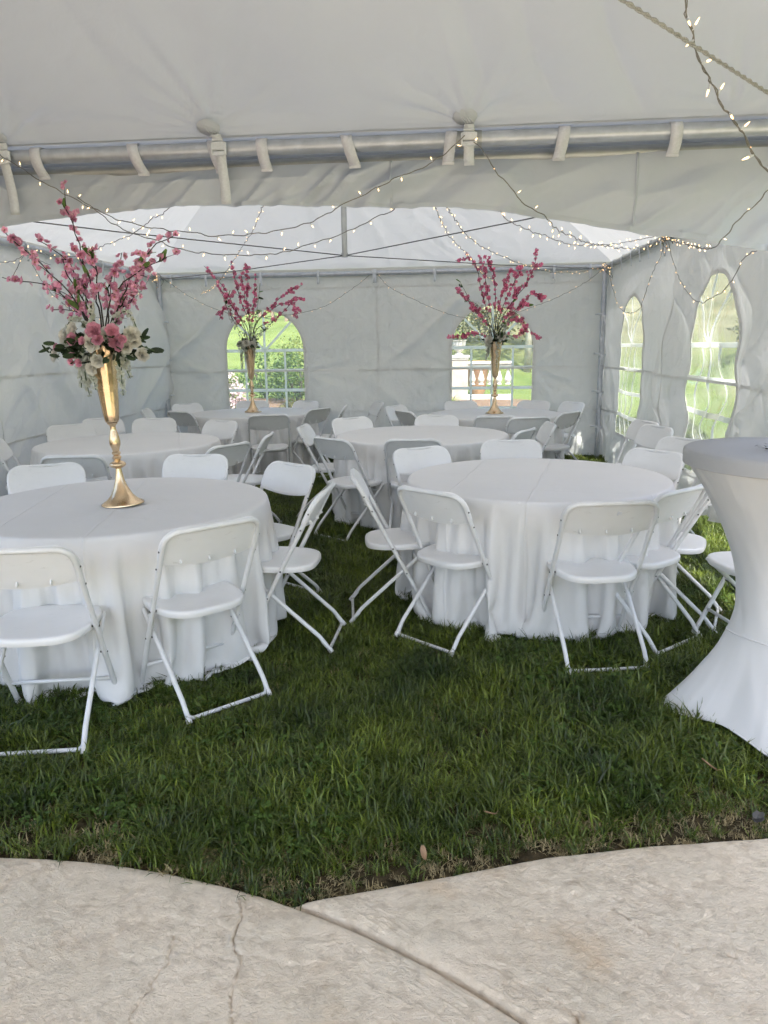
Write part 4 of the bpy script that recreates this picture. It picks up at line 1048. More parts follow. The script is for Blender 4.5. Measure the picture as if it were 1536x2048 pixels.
for q in range(6): mb.tube([(random.gauss(0, .01), random.gauss(0, .01), .004), (random.gauss(0, .03), random.gauss(0, .03), .02)], .002, 5)
sp = mb.build('greenery_sprig', M['leafD'], None); sp.location = (1.225, 2.87, KH + .003); tag(sp, 'small dark green sprig lying on the cocktail table top', 'sprig')

# ------------------------------------------------------------------ gold trumpet vases
TOPZ = TZ + .0065
def vase(x, y, tiltdir, tilt, lab):
    v = empty('gold_vase', (x, y, TOPZ), 0, lab, 'vase', 'gold trumpet vases on the tables')
    v.rotation_euler = Matrix.Rotation(tilt, 4, tiltdir).to_euler()
    mb = MB(); mb.lathe([(.100, 0.0), (.105, .003), (.104, .008), (.094, .014), (.075, .026), (.055, .048), (.036, .085), (.023, .125), (.016, .165), (.014, .185)], 48); mb.build('base', M['gold'], v, auto=40)
    mb = MB(); mb.lathe([(.014, .184), (.022, .187), (.034, .193), (.040, .201), (.040, .207), (.034, .215), (.022, .221), (.015, .225)], 40); mb.build('knob', M['gold'], v, auto=40)
    mb = MB(); mb.lathe([(.015, .224), (.019, .232), (.023, .240), (.019, .247), (.015, .251), (.021, .258), (.022, .265), (.016, .272), (.019, .285), (.026, .305), (.027, .32), (.023, .345), (.016, .372), (.013, .392), (.016, .402), (.024, .408), (.026, .413)], 40); mb.build('stem', M['gold'], v, auto=40)
    mb = MB(); n = 48; prof = [(.018, .412), (.030, .417), (.034, .428), (.038, .46), (.045, .54), (.052, .62), (.060, .70), (.068, .765), (.076, .795), (.079, .80), (.076, .80), (.064, .755), (.05, .6), (.034, .45), (.01, .44)]
    vs = []
    for r, z in prof:
        for j in range(n):
            a = 2 * math.pi * j / n; rr = r * (1 + (.025 * math.cos(a * 12) if .43 < z < .79 else 0)); vs.append((rr * math.cos(a), rr * math.sin(a), z))
    fs = [(i * n + j, i * n + (j + 1) % n, (i + 1) * n + (j + 1) % n, (i + 1) * n + j) for i in range(len(prof) - 1) for j in range(n)]
    mb.add(vs, fs + [tuple(range(n - 1, -1, -1)), tuple((len(prof) - 1) * n + j for j in range(n))]); mb.build('trumpet', M['gold'], v, auto=40)
    return v
VP = [(-1.655, 3.60), (-2.42, 9.12), (0.512, 8.682)]
vase(*VP[0], 'Y', math.radians(-2.4), 'gold trumpet vase with roses on the front left table')
vase(*VP[1], 'Y', 0, 'gold trumpet vase on the far left table, in front of the lawn window')
vase(*VP[2], 'Y', 0, 'gold trumpet vase on the far right table, in front of the balustrade window')

# ------------------------------------------------------------------ flowers
def petal_grid(l, w, cup, curl, nl=4, nw=3):
    A = np.zeros((nl, nw, 3))
    for i in range(nl):
        t = i / (nl - 1); ww = w * math.sin(math.pi * min(.12 + t * .80, .95)) ** .7
        for j in range(nw):
            s = -1 + 2 * j / (nw - 1); A[i, j] = (s * ww / 2, t * l, cup * t ** 1.5 * l + curl * s * s * w * .3)
    return A
def place_petal(mb, A, R_, T_):
    B = (np.array(R_) @ A.reshape(-1, 3).T).T + np.array(T_); mb.grid(B.reshape(A.shape))
def blossom_mesh(name, mat, r, rows=1, seed=0):
    rn = random.Random(seed); mb = MB()
    for q in range(rows):
        for k in range(5):
            a = 2 * math.pi * (k + q * .5) / 5 + rn.uniform(-.15, .15); tilt = (.35 + q * .55) + rn.uniform(-.2, .2)
            A = petal_grid(r * (1 - .12 * q), r * .95, .15, .3)
            place_petal(mb, A, Matrix.Rotation(a, 3, 'Z') @ Matrix.Rotation(tilt, 3, 'X'), (0, 0, r * .08 * q))
    mb.cur = 1
    for k in range(5):
        a = k * 1.26; mb.tube([(0, 0, 0), (r * .16 * math.cos(a), r * .16 * math.sin(a), r * .42)], [r * .03, r * .05], 4)
    return mb.mesh(name, [mat, M['center']])
def puff_mesh(name, mat, r, seed):
    rn = random.Random(seed); mb = MB()
    for k in range(18):
        z = 1 - 2 * (k + .5) / 18; a = k * 2.4; d = Vector((math.sqrt(1 - z * z) * math.cos(a), math.sqrt(1 - z * z) * math.sin(a), z))
        A = petal_grid(r * .62, r * .75, .25, .3, 3, 3); Rm = d.to_track_quat('Z', 'Y').to_matrix() @ Matrix.Rotation(rn.uniform(0, 6.3), 3, 'Z') @ Matrix.Rotation(.5, 3, 'X')
        place_petal(mb, A, Rm, d * r * .42)
    mb.cur = 1; mb.lathe([(r * .05, -r * .3), (r * .3, -r * .1), (r * .3, r * .15), (r * .05, r * .3)], 6)
    return mb.mesh(name, [mat, mat])
def rose_mesh(name, mat, seed, open_=0.0):
    rn = random.Random(seed); mb = MB(); n = 0
    for lay, (cnt, rad, l, tilt) in enumerate(((3, .06, .55, 1.45), (4, .16, .62, 1.30), (5, .30, .68, 1.12), (6, .45, .72, .85), (7, .55, .74, .50 - open_ * .2))):
        for k in range(cnt):
            a = 2 * math.pi * k / cnt + lay * .7 + rn.uniform(-.12, .12)
            A = petal_grid(l, .55 + lay * .10, -.12 + lay * .02, .55, 5, 5)
            Rm = Matrix.Rotation(a, 3, 'Z') @ Matrix.Rotation(tilt + rn.uniform(-.1, .1), 3, 'X')
            base = Matrix.Rotation(a, 3, 'Z') @ Vector((0, rad * .55, -.25 + .02 * lay))
            place_petal(mb, A, Rm, base)
    mb.cur = 1
    for k in range(5):
        a = k * 1.257; A = petal_grid(.55, .2, .0, .2, 3, 3); place_petal(mb, A, Matrix.Rotation(a, 3, 'Z') @ Matrix.Rotation(-.3, 3, 'X'), (0, 0, -.32))
    return mb.mesh(name, [mat, M['leafD']])
def leaf_mesh(name, mat, l, w, nl=6):
    A = petal_grid(l, w, -.25, .5, nl, 3); mb = MB(); mb.grid(A); return mb.mesh(name, mat)
BL = [blossom_mesh('blossom', M['pinkA'], .021, 1 + k % 2, k) for k in range(3)]
PF = [puff_mesh('blossom', M['pinkB'], .025, k) for k in range(3)]
RP = [rose_mesh('rose', M['pinkR'], k) for k in range(2)]; RW = [rose_mesh('rose', M['whiteR'], k + 5, 1.0) for k in range(2)]
LD = leaf_mesh('leaf', M['leafD'], .062, .030); LG = leaf_mesh('leaf', M['leafG'], .060, .022)
FL = blossom_mesh('floret', M['whiteF'], .017, 2, 9)
def mat_at(p, d, roll, s): return Matrix.Translation(p) @ d.to_track_quat('Z', 'Y').to_matrix().to_4x4() @ Matrix.Rotation(roll, 4, 'Z') @ Matrix.Scale(s, 4)
def leaf_at(p, d, roll, s): return Matrix.Translation(p) @ d.to_track_quat('Y', 'Z').to_matrix().to_4x4() @ Matrix.Rotation(roll, 4, 'Y') @ Matrix.Scale(s, 4)
BRANCHES = [[[(-1.721,3.68,1.663),(-1.744,3.7,1.784),(-1.8,3.72,1.952),(-1.842,3.74,2.119),(-1.898,3.76,2.235)],[(-1.749,3.623,1.615),(-1.814,3.585,1.778),(-1.948,3.548,1.938),(-2.076,3.51,2.074)],[(-1.763,3.71,1.641),(-1.834,3.76,1.814),(-1.935,3.81,1.965),(-2.108,3.86,2.077)],[(-1.782,3.647,1.663),(-1.82,3.635,1.723),(-1.942,3.622,1.818),(-2.165,3.61,1.865)],[(-1.805,3.743,1.642),(-1.893,3.827,1.701),(-2.095,3.91,1.734)],[(-1.639,3.635,1.636),(-1.55,3.61,1.797),(-1.427,3.585,1.95),(-1.266,3.56,2.036)],[(-1.665,3.698,1.663),(-1.608,3.735,1.759),(-1.522,3.772,1.891),(-1.41,3.81,1.963)],[(-1.693,3.685,1.663),(-1.684,3.71,1.783),(-1.661,3.735,1.879),(-1.61,3.76,1.987)],[(-1.681,3.623,1.66),(-1.675,3.585,1.798),(-1.663,3.548,1.908),(-1.657,3.51,1.97)],[(-1.681,3.71,1.639),(-1.649,3.76,1.713),(-1.609,3.81,1.763),(-1.589,3.86,1.84)],[(-1.735,3.647,1.627),(-1.778,3.635,1.757),(-1.825,3.622,1.85),(-1.846,3.61,1.942)],[(-1.681,3.722,1.615),(-1.678,3.785,1.666),(-1.686,3.848,1.73),(-1.724,3.91,1.772)],[(-1.664,3.635,1.637),(-1.624,3.61,1.752),(-1.523,3.585,1.84),(-1.397,3.56,1.902)]],
 [[(-2.469,9.145,1.738),(-2.585,9.17,1.976),(-2.701,9.195,2.213),(-2.955,9.22,2.498)],[(-2.409,9.095,1.795),(-2.489,9.07,2.085),(-2.529,9.045,2.312),(-2.557,9.02,2.519)],[(-2.407,9.157,1.796),(-2.443,9.195,2.091),(-2.434,9.232,2.325),(-2.445,9.27,2.513)],[(-2.366,9.07,1.793),(-2.306,9.02,2.078),(-2.266,8.97,2.367)],[(-2.406,9.153,1.796),(-2.46,9.187,2.091),(-2.507,9.22,2.384)],[(-2.329,9.095,1.793),(-2.098,9.07,2.019),(-1.906,9.045,2.156),(-1.73,9.02,2.235)],[(-2.333,9.157,1.795),(-2.098,9.195,1.996),(-1.889,9.232,2.069),(-1.779,9.27,2.092)],[(-2.317,9.082,1.734),(-2.071,9.045,1.845),(-1.843,9.007,2.039),(-1.825,8.97,1.866)],[(-2.471,9.145,1.709),(-2.592,9.17,1.859),(-2.714,9.195,2.009),(-2.812,9.22,1.865)],[(-2.425,9.095,1.736),(-2.513,9.07,1.883),(-2.634,9.045,2.086),(-2.71,9.02,2.201)]],
 [[(0.479,8.7,1.674),(0.393,8.72,1.947),(0.337,8.74,2.165),(0.252,8.76,2.434),(0.059,8.78,2.442)],[(0.476,8.655,1.727),(0.415,8.63,2.049),(0.373,8.605,2.311),(0.327,8.58,2.455)],[(0.507,8.717,1.728),(0.505,8.755,2.055),(0.476,8.793,2.299),(0.404,8.83,2.438)],[(0.531,8.65,1.699),(0.662,8.62,1.936),(0.817,8.59,2.142),(0.906,8.56,2.345),(0.908,8.53,2.52)],[(0.563,8.705,1.672),(0.781,8.73,1.913),(0.917,8.755,2.072),(1.032,8.78,2.007)],[(0.56,8.655,1.617),(0.724,8.63,1.603),(0.858,8.605,1.654),(0.994,8.58,1.555)],[(0.454,8.717,1.565),(0.315,8.755,1.634),(0.175,8.793,1.626),(-0.035,8.83,1.592)],[(0.448,8.643,1.673),(0.307,8.605,1.863),(0.168,8.567,2.024),(0.074,8.53,2.076)],[(0.534,8.705,1.727),(0.614,8.73,1.997),(0.722,8.755,2.21),(0.803,8.78,2.369)],[(0.532,8.655,1.672),(0.665,8.63,1.83),(0.77,8.605,1.923),(0.875,8.58,1.93)],[(0.507,8.717,1.728),(0.561,8.755,1.999),(0.626,8.793,2.189),(0.671,8.83,2.324)],[(0.476,8.643,1.673),(0.363,8.605,1.782),(0.278,8.567,1.889),(0.211,8.53,1.899)],[(0.552,8.705,1.673),(0.672,8.73,1.888),(0.726,8.755,2.05),(0.808,8.78,2.146)],[(0.56,8.655,1.628),(0.693,8.63,1.776),(0.801,8.605,1.746),(0.838,8.58,1.692)]]]
ROSES = [(-1.632,3.53,1.604,0,0.042),(-1.762,3.577,1.567,0,0.034),(-1.622,3.538,1.562,0,0.03),(-1.563,3.569,1.603,0,0.036),(-1.551,3.578,1.554,0,0.042),(-1.546,3.582,1.523,0,0.02),(-1.708,3.557,1.559,0,0.022),(-1.774,3.578,1.491,0,0.022),(-1.737,3.563,1.458,0,0.022),(-1.783,3.58,1.463,0,0.02),(-1.526,3.591,1.563,0,0.022),(-1.865,3.612,1.533,0,0.022),(-1.819,3.597,1.561,1,0.04),(-1.664,3.54,1.551,1,0.05),(-1.59,3.554,1.585,1,0.042),(-1.776,3.583,1.614,1,0.036),(-1.496,3.607,1.586,1,0.042),(-1.895,3.621,1.493,1,0.036),(-1.461,3.63,1.49,1,0.036),(-1.523,3.594,1.53,1,0.036),(-1.488,3.612,1.553,1,0.034),(-1.642,3.532,1.466,1,0.034),(-1.679,3.541,1.429,1,0.032),(-1.831,3.602,1.587,1,0.034)]
rn = random.Random(5)
def rdir(z0=-1): 
    while True:
        d = Vector((rn.gauss(0, 1), rn.gauss(0, 1), rn.gauss(0, 1)))
        if d.length > .2 and d.normalized().z > z0: return d.normalized()
def raceme(par, p0, length, name='white_raceme', n=26, droop=True, wid=.028, curve=None):
    """a hanging or arching spike of white florets, one part"""
    mb = MB(); pts = curve or [p0, p0 + Vector((rn.uniform(-.012, .012), rn.uniform(-.01, .01), -length * .5)), p0 + Vector((rn.uniform(-.02, .02), rn.uniform(-.01, .01), -length))]
    pts = spline(pts, 6); mb.cur = 1; mb.tube(pts, [.0022] * len(pts), 5); mb.cur = 0
    fv = np.array([v.co[:] for v in FL.vertices]); ff = [tuple(p.vertices) for p in FL.polygons]
    for k in range(n):
        t = k / n; i = min(int(t * (len(pts) - 1)), len(pts) - 2); p = pts[i].lerp(pts[i + 1], t * (len(pts) - 1) - i)
        d = rdir(); d.z *= .4; d.normalize(); sc = (1 - .55 * t) * rn.uniform(.8, 1.15); q = p + d * wid * (1 - .7 * t) * rn.uniform(.4, 1)
        Mx = mat_at(q, (d + Vector((0, 0, -.5 if droop else .4))).normalized(), rn.uniform(0, 6), sc)
        B = (np.array(Mx.to_3x3()) @ fv.T).T + np.array(q); mb.add(B.tolist(), ff)
    return mb.build(name, [M['whiteF'], M['stem']], par)
def rel(o, root): o.matrix_parent_inverse = Matrix.Translation(-root.location)
def arrangement(which, lab):
    vx, vy = VP[which]; root = empty('flower_arrangement', (vx, vy, TOPZ + .79), 0, lab, 'flowers', 'flower arrangements in the gold vases')
    O = root.location
    base = Vector((0, 0, -.12))
    if which == 0: base = Vector((-.035, 0, -.12))
    for bi, br in enumerate(BRANCHES[which]):
        pts = [base + Vector((rn.uniform(-.015, .015), rn.uniform(-.015, .015), 0))] + [Vector(p) - O for p in br]
        sp_ = spline(pts, 7); k = len(sp_)
        sp_ = [p + Vector((vnoise(i * .5, bi, 3) - .5, vnoise(i * .5, bi, 4) - .5, vnoise(i * .5, bi, 5) - .5)) * .012 for i, p in enumerate(sp_)]
        mb = MB(); mb.tube(sp_, [.0042 * (1 - .7 * i / k) + .0006 for i in range(k)], 6)
        side = []
        for q in range(4 if which == 0 else 3):
            i = rn.randrange(int(k * .45), k - 3); d0 = (sp_[i + 1] - sp_[i]).normalized(); d = (d0 + rdir() * .7).normalized(); l_ = rn.uniform(.05, .12)
            tw = [sp_[i], sp_[i] + d * l_ * .5 + Vector((0, 0, .005)), sp_[i] + d * l_]; mb.tube(tw, [.0022, .0016, .0008], 5); side.append(tw)
        b = mb.build('branch', M['bark'], root)
        me_ = BL if which == 0 else PF
        total = sum((a - c).length for a, c in zip(sp_, sp_[1:]))
        nb = int(total * (24 if which == 0 else 15))
        spots = []
        for q in range(nb):
            t = .36 + .64 * (q + rn.random()) / nb; i = min(int(t * (k - 1)), k - 2); p = sp_[i].lerp(sp_[i + 1], t * (k - 1) - i); spots.append(p)
        for tw in side: spots += [tw[1], tw[2], tw[2] + Vector((.008, .004, .006))][:3 if which == 0 else 2]
        for p in spots:
            d = rdir(-.5); pos = p + d * rn.uniform(.006, .022)
            link('blossom', rn.choice(me_), b, mat4=mat_at(pos, d, rn.uniform(0, 6), rn.uniform(.65, 1.15)))
        for q in range(2 if which == 0 else (1 if bi % 3 == 0 else 0)):
            i = rn.randrange(int(k * .4), k - 2); d = ((sp_[i + 1] - sp_[i]).normalized() + rdir() * .6 + Vector((0, 0, .3))).normalized()
            link('leaf', LG, b, mat4=leaf_at(sp_[i], d, rn.uniform(0, 6), rn.uniform(.8, 1.25)))
    if which == 0:
        for x, y, z, c, s in ROSES:
            p = Vector((x - .008, y - .075 - (0 if c else .025), z)) - O; d = Vector((p.x + .03, p.y - .02, .05)).normalized(); d = (d + Vector((rn.uniform(-.25, .25), -.9, rn.uniform(-.05, .35)))).normalized()
            if p.z < -.06: d.z -= .4; d.normalize()
            link('rose', rn.choice(RW if c else RP), root, mat4=mat_at(p, d, rn.uniform(0, 6), s))
        cen = Vector((-.05, 0, .01))
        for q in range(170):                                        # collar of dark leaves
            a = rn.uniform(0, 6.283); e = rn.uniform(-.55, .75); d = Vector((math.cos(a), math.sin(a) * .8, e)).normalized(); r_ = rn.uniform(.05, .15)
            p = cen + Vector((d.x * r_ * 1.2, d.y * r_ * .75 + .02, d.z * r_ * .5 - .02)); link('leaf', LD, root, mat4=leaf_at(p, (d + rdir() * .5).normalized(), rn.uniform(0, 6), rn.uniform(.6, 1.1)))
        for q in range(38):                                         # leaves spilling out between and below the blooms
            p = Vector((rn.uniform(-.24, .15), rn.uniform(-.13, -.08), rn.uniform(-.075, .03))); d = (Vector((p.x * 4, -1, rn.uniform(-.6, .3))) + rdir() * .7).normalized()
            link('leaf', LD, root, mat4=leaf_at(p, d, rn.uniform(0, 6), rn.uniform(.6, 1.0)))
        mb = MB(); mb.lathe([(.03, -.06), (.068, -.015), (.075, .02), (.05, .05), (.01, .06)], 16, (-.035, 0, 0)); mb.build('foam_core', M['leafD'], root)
        for (dx, dy, l_, n_) in ((-.13, -.05, .16, 44), (-.085, -.09, .20, 52), (-.05, -.11, .17, 44), (.085, -.05, .20, 40), (-.11, -.02, .13, 30), (.10, -.04, .12, 22)):
            raceme(root, Vector((dx, dy, -.04)), l_, n=n_)
        for cv in ([(.03, -.02, .05), (.07, -.02, .13), (.115, -.03, .155), (.15, -.04, .12), (.165, -.04, .08)], [(-.08, -.02, .05), (-.11, -.03, .11), (-.14, -.03, .13), (-.175, -.04, .10), (-.19, -.04, .06)], [(-.06, 0, .06), (-.075, 0, .12), (-.07, 0, .17), (-.06, 0, .20)]):
            raceme(root, None, 0, 'white_spray', 26, False, .018, [Vector(c) for c in cv])
        for (dx, dy, dz) in ((.24, -.03, -.03), (-.27, -.02, -.02), (.19, -.04, .03)):
            p = Vector((dx, dy, dz)); mb = MB(); mb.tube([cen, p * .6 + Vector((0, 0, .02)), p], .003, 5); st = mb.build('side_stem', M['stem'], root)
            for q in range(7): link('leaf', LD, st, mat4=leaf_at(p * (.6 + .4 * q / 6), (p.normalized() + rdir() * .8).normalized(), rn.uniform(0, 6), rn.uniform(.6, 1.0)))
    else:
        roses = ((-.10, -.05, .03), (-.02, -.08, .04), (.05, -.06, .02)) if which == 1 else ((-.08, -.06, .03), (.06, -.05, .06))
        for p in roses: link('rose', rn.choice(RW), root, mat4=mat_at(Vector(p), Vector((p[0] * 3, -1, .5)).normalized(), rn.uniform(0, 6), .05))
        for q in range(46):
            a = rn.uniform(0, 6.283); d = Vector((math.cos(a), math.sin(a), rn.uniform(-.2, 1.2))).normalized(); r_ = rn.uniform(.02, .13)
            link('leaf', LD, root, mat4=leaf_at(d * r_, (d + rdir() * .5).normalized(), rn.uniform(0, 6), rn.uniform(.7, 1.25)))
        hang = ((-.085, -.05, .30, 60), (.075, -.05, .16, 36), (-.05, -.06, .2, 40)) if which == 1 else ((-.10, -.04, .22, 48), (-.07, -.06, .16, 36), (.02, -.085, .30, 40))
        for dx, dy, l_, n_ in hang: raceme(root, Vector((dx, dy, .02)), l_, n=n_)
        up = ([[(-.05, 0, .05), (-.16, .02, .25), (-.26, .03, .45), (-.31, .03, .62)], [(.03, 0, .05), (.08, .02, .3), (.13, .03, .55), (.16, .03, .74)], [(.04, 0, .05), (.16, .0, .17), (.28, 0, .27), (.34, 0, .36)]] if which == 1 else
              [[(-.05, 0, .05), (-.18, .02, .25), (-.30, .03, .48), (-.40, .03, .66)], [(.04, -.02, .05), (.10, -.02, .18), (.16, 0, .26), (.24, 0, .30)], [(-.03, 0, .05), (-.12, .02, .3), (-.22, .0, .42), (-.34, 0, .46)]])
        for cv in up:
            o = raceme(root, None, 0, 'white_spray', 54, False, .05, [Vector(c) for c in cv])
            for q in range(5): 
                c = Vector(cv[1]).lerp(Vector(cv[3]), rn.random()); link('leaf', LD if q % 2 else LG, o, mat4=leaf_at(c, rdir(-.2), rn.uniform(0, 6), 1.0))
    return root
arrangement(0, 'tall spray of pink blossom branches over pink and white roses on the front left table')
arrangement(1, 'deep pink blossom branches with white flowers in the far left vase')
arrangement(2, 'bushy deep pink blossom branches in the far right vase')

# ------------------------------------------------------------------ string lights
mt, nt, out = newmat('warm_bulb'); M['bulb'] = mt
mt.cycles.emission_sampling = 'NONE'
em = N(nt, 'Emission'); em.inputs['Strength'].default_value = 1.7
lw = N(nt, 'LayerWeight'); lw.inputs['Blend'].default_value = 0.4
rp = N(nt, 'ValToRGB'); rp.color_ramp.elements[0].color = (1.0, 0.70, 0.34, 1); rp.color_ramp.elements[1].color = (1.0, 0.42, 0.12, 1)
L(nt, lw.outputs['Facing'], rp.inputs[0]); L(nt, rp.outputs[0], em.inputs['Color']); L(nt, em.outputs[0], out.inputs[0])
mb = MB(); mb.lathe([(.0014, 0), (.0034, .002), (.0040, .006), (.0040, .017), (.0030, .018)], 8); mb.cur = 1; mb.lathe([(.0030, .0175), (.0034, .022), (.0029, .030), (.0014, .038), (.0003, .041)], 8)
BULB = mb.mesh('bulb', [M['webbing'], M['bulb']])
mb = MB(); mb.lathe([(.002, 0), (.0052, .002), (.0056, .006), (.0056, .016), (.0046, .017)], 7); mb.cur = 1; mb.lathe([(.0040, .0165), (.0044, .021), (.0036, .028), (.0016, .034), (.0004, .037)], 7)
BULB_FAR = mb.mesh('bulb', [M['webbing'], M['bulb']])
STRINGS = {
  'front tube swag': [(-2.41,3.9,2.588),(-2.266,3.901,2.485),(-2.144,3.902,2.403),(-2.022,3.904,2.328),(-1.86,3.905,2.245),(-1.671,3.906,2.162),(-1.389,3.908,2.094),(-1.157,3.91,2.074),(-0.926,3.912,2.079),(-0.695,3.913,2.127),(-0.492,3.915,2.217),(-0.243,3.917,2.317),(-0.096,3.918,2.38),(0.0,3.919,2.433),(0.067,3.92,2.493)],
  'split swag': [(-1.919,3.95,2.278),(-1.865,3.971,2.247),(-1.771,4.011,2.169),(-1.67,4.048,2.117),(-1.54,4.09,2.069),(-1.419,4.127,2.037),(-1.154,4.204,2.01),(-0.918,4.269,2.027),(-0.635,4.349,2.116),(-0.366,4.427,2.238),(-0.278,4.454,2.289),(-0.139,4.5,2.393)],
  'left diagonal': [(-1.528,4.6,2.404),(-1.717,4.822,2.393),(-1.84,4.97,2.368),(-1.985,5.123,2.36),(-2.214,5.367,2.315),(-2.536,5.666,2.292),(-2.708,5.819,2.272),(-2.985,6.049,2.261),(-3.339,6.324,2.301),(-3.696,6.6,2.4)],
  'far left diagonal': [(-1.216,5.5,2.592),(-1.45,6.122,2.619),(-1.802,7.128,2.577),(-2.154,7.955,2.51),(-2.603,8.904,2.386),(-2.976,9.589,2.277),(-3.311,10.1,2.226)],
  'left wall short': [(-3.93,6.052,1.864),(-3.93,6.511,2.033),(-3.93,6.741,2.2),(-3.93,7.016,2.447)],
  'left wall level': [(-3.9,6.093,2.26),(-3.9,6.516,2.28),(-3.9,6.757,2.322),(-3.9,6.95,2.386),(-3.9,7.369,2.349)],
  'left wall swag': [(-3.9,6.978,2.433),(-3.9,7.115,2.232),(-3.9,7.398,2.044),(-3.9,7.882,1.894),(-3.9,8.472,1.89),(-3.9,9.036,2.009),(-3.9,9.534,2.234),(-3.9,9.966,2.496)],
  'buckle to corner': [(0.11,3.9,2.464),(0.168,3.9,2.4),(0.204,3.9,2.343),(0.265,3.9,2.273),(0.35,3.9,2.18),(0.447,3.9,2.116),(0.554,4.15,2.089),(0.776,4.8,2.113),(1.075,5.5,2.157),(1.39,6.2,2.217),(1.654,6.7,2.305),(1.913,7.2,2.42)],
  'upper roof swag': [(0.233,4.4,2.258),(0.285,4.567,2.245),(0.34,4.733,2.229),(0.472,5.043,2.219),(0.637,5.376,2.218),(0.865,5.788,2.212),(1.114,6.182,2.248),(1.441,6.655,2.321),(1.677,6.976,2.388),(1.928,7.3,2.467)],
  'long roof swag': [(-0.046,5.0,2.385),(0.001,5.333,2.379),(0.074,5.814,2.352),(0.179,6.285,2.324),(0.321,6.765,2.302),(0.505,7.273,2.291),(0.774,7.914,2.274),(1.074,8.531,2.271),(1.443,9.198,2.312),(1.725,9.676,2.395),(1.991,10.1,2.471)],
  'thin roof': [(-0.109,5.5,2.475),(-0.078,6.356,2.492),(0.002,7.288,2.482),(0.159,8.269,2.459),(0.361,9.426,2.36),(0.548,10.1,2.324)],
  'corner to front tube': [(1.861,7.0,2.378),(1.577,5.4,2.144),(1.334,4.3,1.995),(1.256,3.9,1.951),(1.289,3.87,1.987),(1.338,3.86,2.049),(1.401,3.86,2.111),(1.462,3.86,2.175),(1.544,3.86,2.254)],
  'hanging near': [(0.71,2.7,2.636),(0.743,2.772,2.58),(0.767,2.808,2.55),(0.803,2.853,2.513),(0.84,2.908,2.463),(0.885,2.959,2.415),(0.934,2.997,2.385),(0.978,3.042,2.34),(1.031,3.085,2.3),(1.086,3.128,2.258),(1.132,3.168,2.214),(1.186,3.207,2.176),(1.243,3.247,2.134),(1.335,3.3,2.09)],
  'back wall swag one': [(-3.898,10.12,2.523),(-3.717,10.12,2.378),(-3.391,10.12,2.165),(-3.058,10.12,2.016),(-2.654,10.12,1.93),(-2.247,10.12,1.935),(-1.841,10.12,1.99),(-1.571,10.12,2.08),(-1.301,10.12,2.245),(-1.02,10.12,2.439)],
  'back wall swag two': [(-0.955,10.12,2.437),(-0.775,10.12,2.264),(-0.45,10.12,2.1),(-0.125,10.12,1.955),(0.2,10.12,1.866),(0.588,10.12,1.839),(1.033,10.12,1.974),(1.347,10.12,2.085),(1.656,10.12,2.238),(1.983,10.12,2.461)],
  'right wall swag one': [(1.92,9.732,2.401),(1.92,9.444,2.152),(1.92,9.068,1.932),(1.92,8.574,1.829),(1.92,8.073,1.847),(1.92,7.831,2.011),(1.92,7.641,2.158),(1.92,7.393,2.289),(1.92,7.255,2.401)],
  'right wall swag two': [(1.88,7.024,2.372),(1.88,6.832,2.187),(1.88,6.578,2.003),(1.88,6.218,1.844),(1.88,5.972,1.8),(1.88,5.609,1.84),(1.88,5.413,1.902),(1.88,5.288,1.976),(1.88,5.198,2.028),(1.88,5.043,2.055)],
}
SLAB = {'front tube swag': 'string of warm fairy lights swagged along the near eave tube, left half', 'split swag': 'fairy light string dipping under the near valance behind the first swag',
 'left diagonal': 'fairy light string running from the valance down to the left tent wall', 'far left diagonal': 'fairy light string slanting over the far left pink flowers to the back wall',
 'left wall short': 'short fairy light string dropping down the left tent wall at the photo edge', 'left wall level': 'level fairy light string high on the left tent wall',
 'left wall swag': 'fairy light swag on the left tent wall behind the pink branches', 'buckle to corner': 'fairy light string from the near buckle strap down to the right wall cluster',
 'upper roof swag': 'fairy light string just under the valance, right of its middle', 'long roof swag': 'long fairy light string running back over the far right flowers to the corner',
 'thin roof': 'faint fairy light string disappearing behind the far right pink branches', 'corner to front tube': 'fairy light string climbing from the right wall cluster to the near tent corner',
 'hanging near': 'closest fairy light string hanging at the top right with large bulbs', 'back wall swag one': 'fairy light swag on the back tent wall, left of its middle clip',
 'back wall swag two': 'fairy light swag on the back tent wall, right of its middle clip', 'right wall swag one': 'fairy light swag on the right tent wall over the narrow window',
 'right wall swag two': 'fairy light swag on the right tent wall over the wide wavy window'}
rn = random.Random(12)
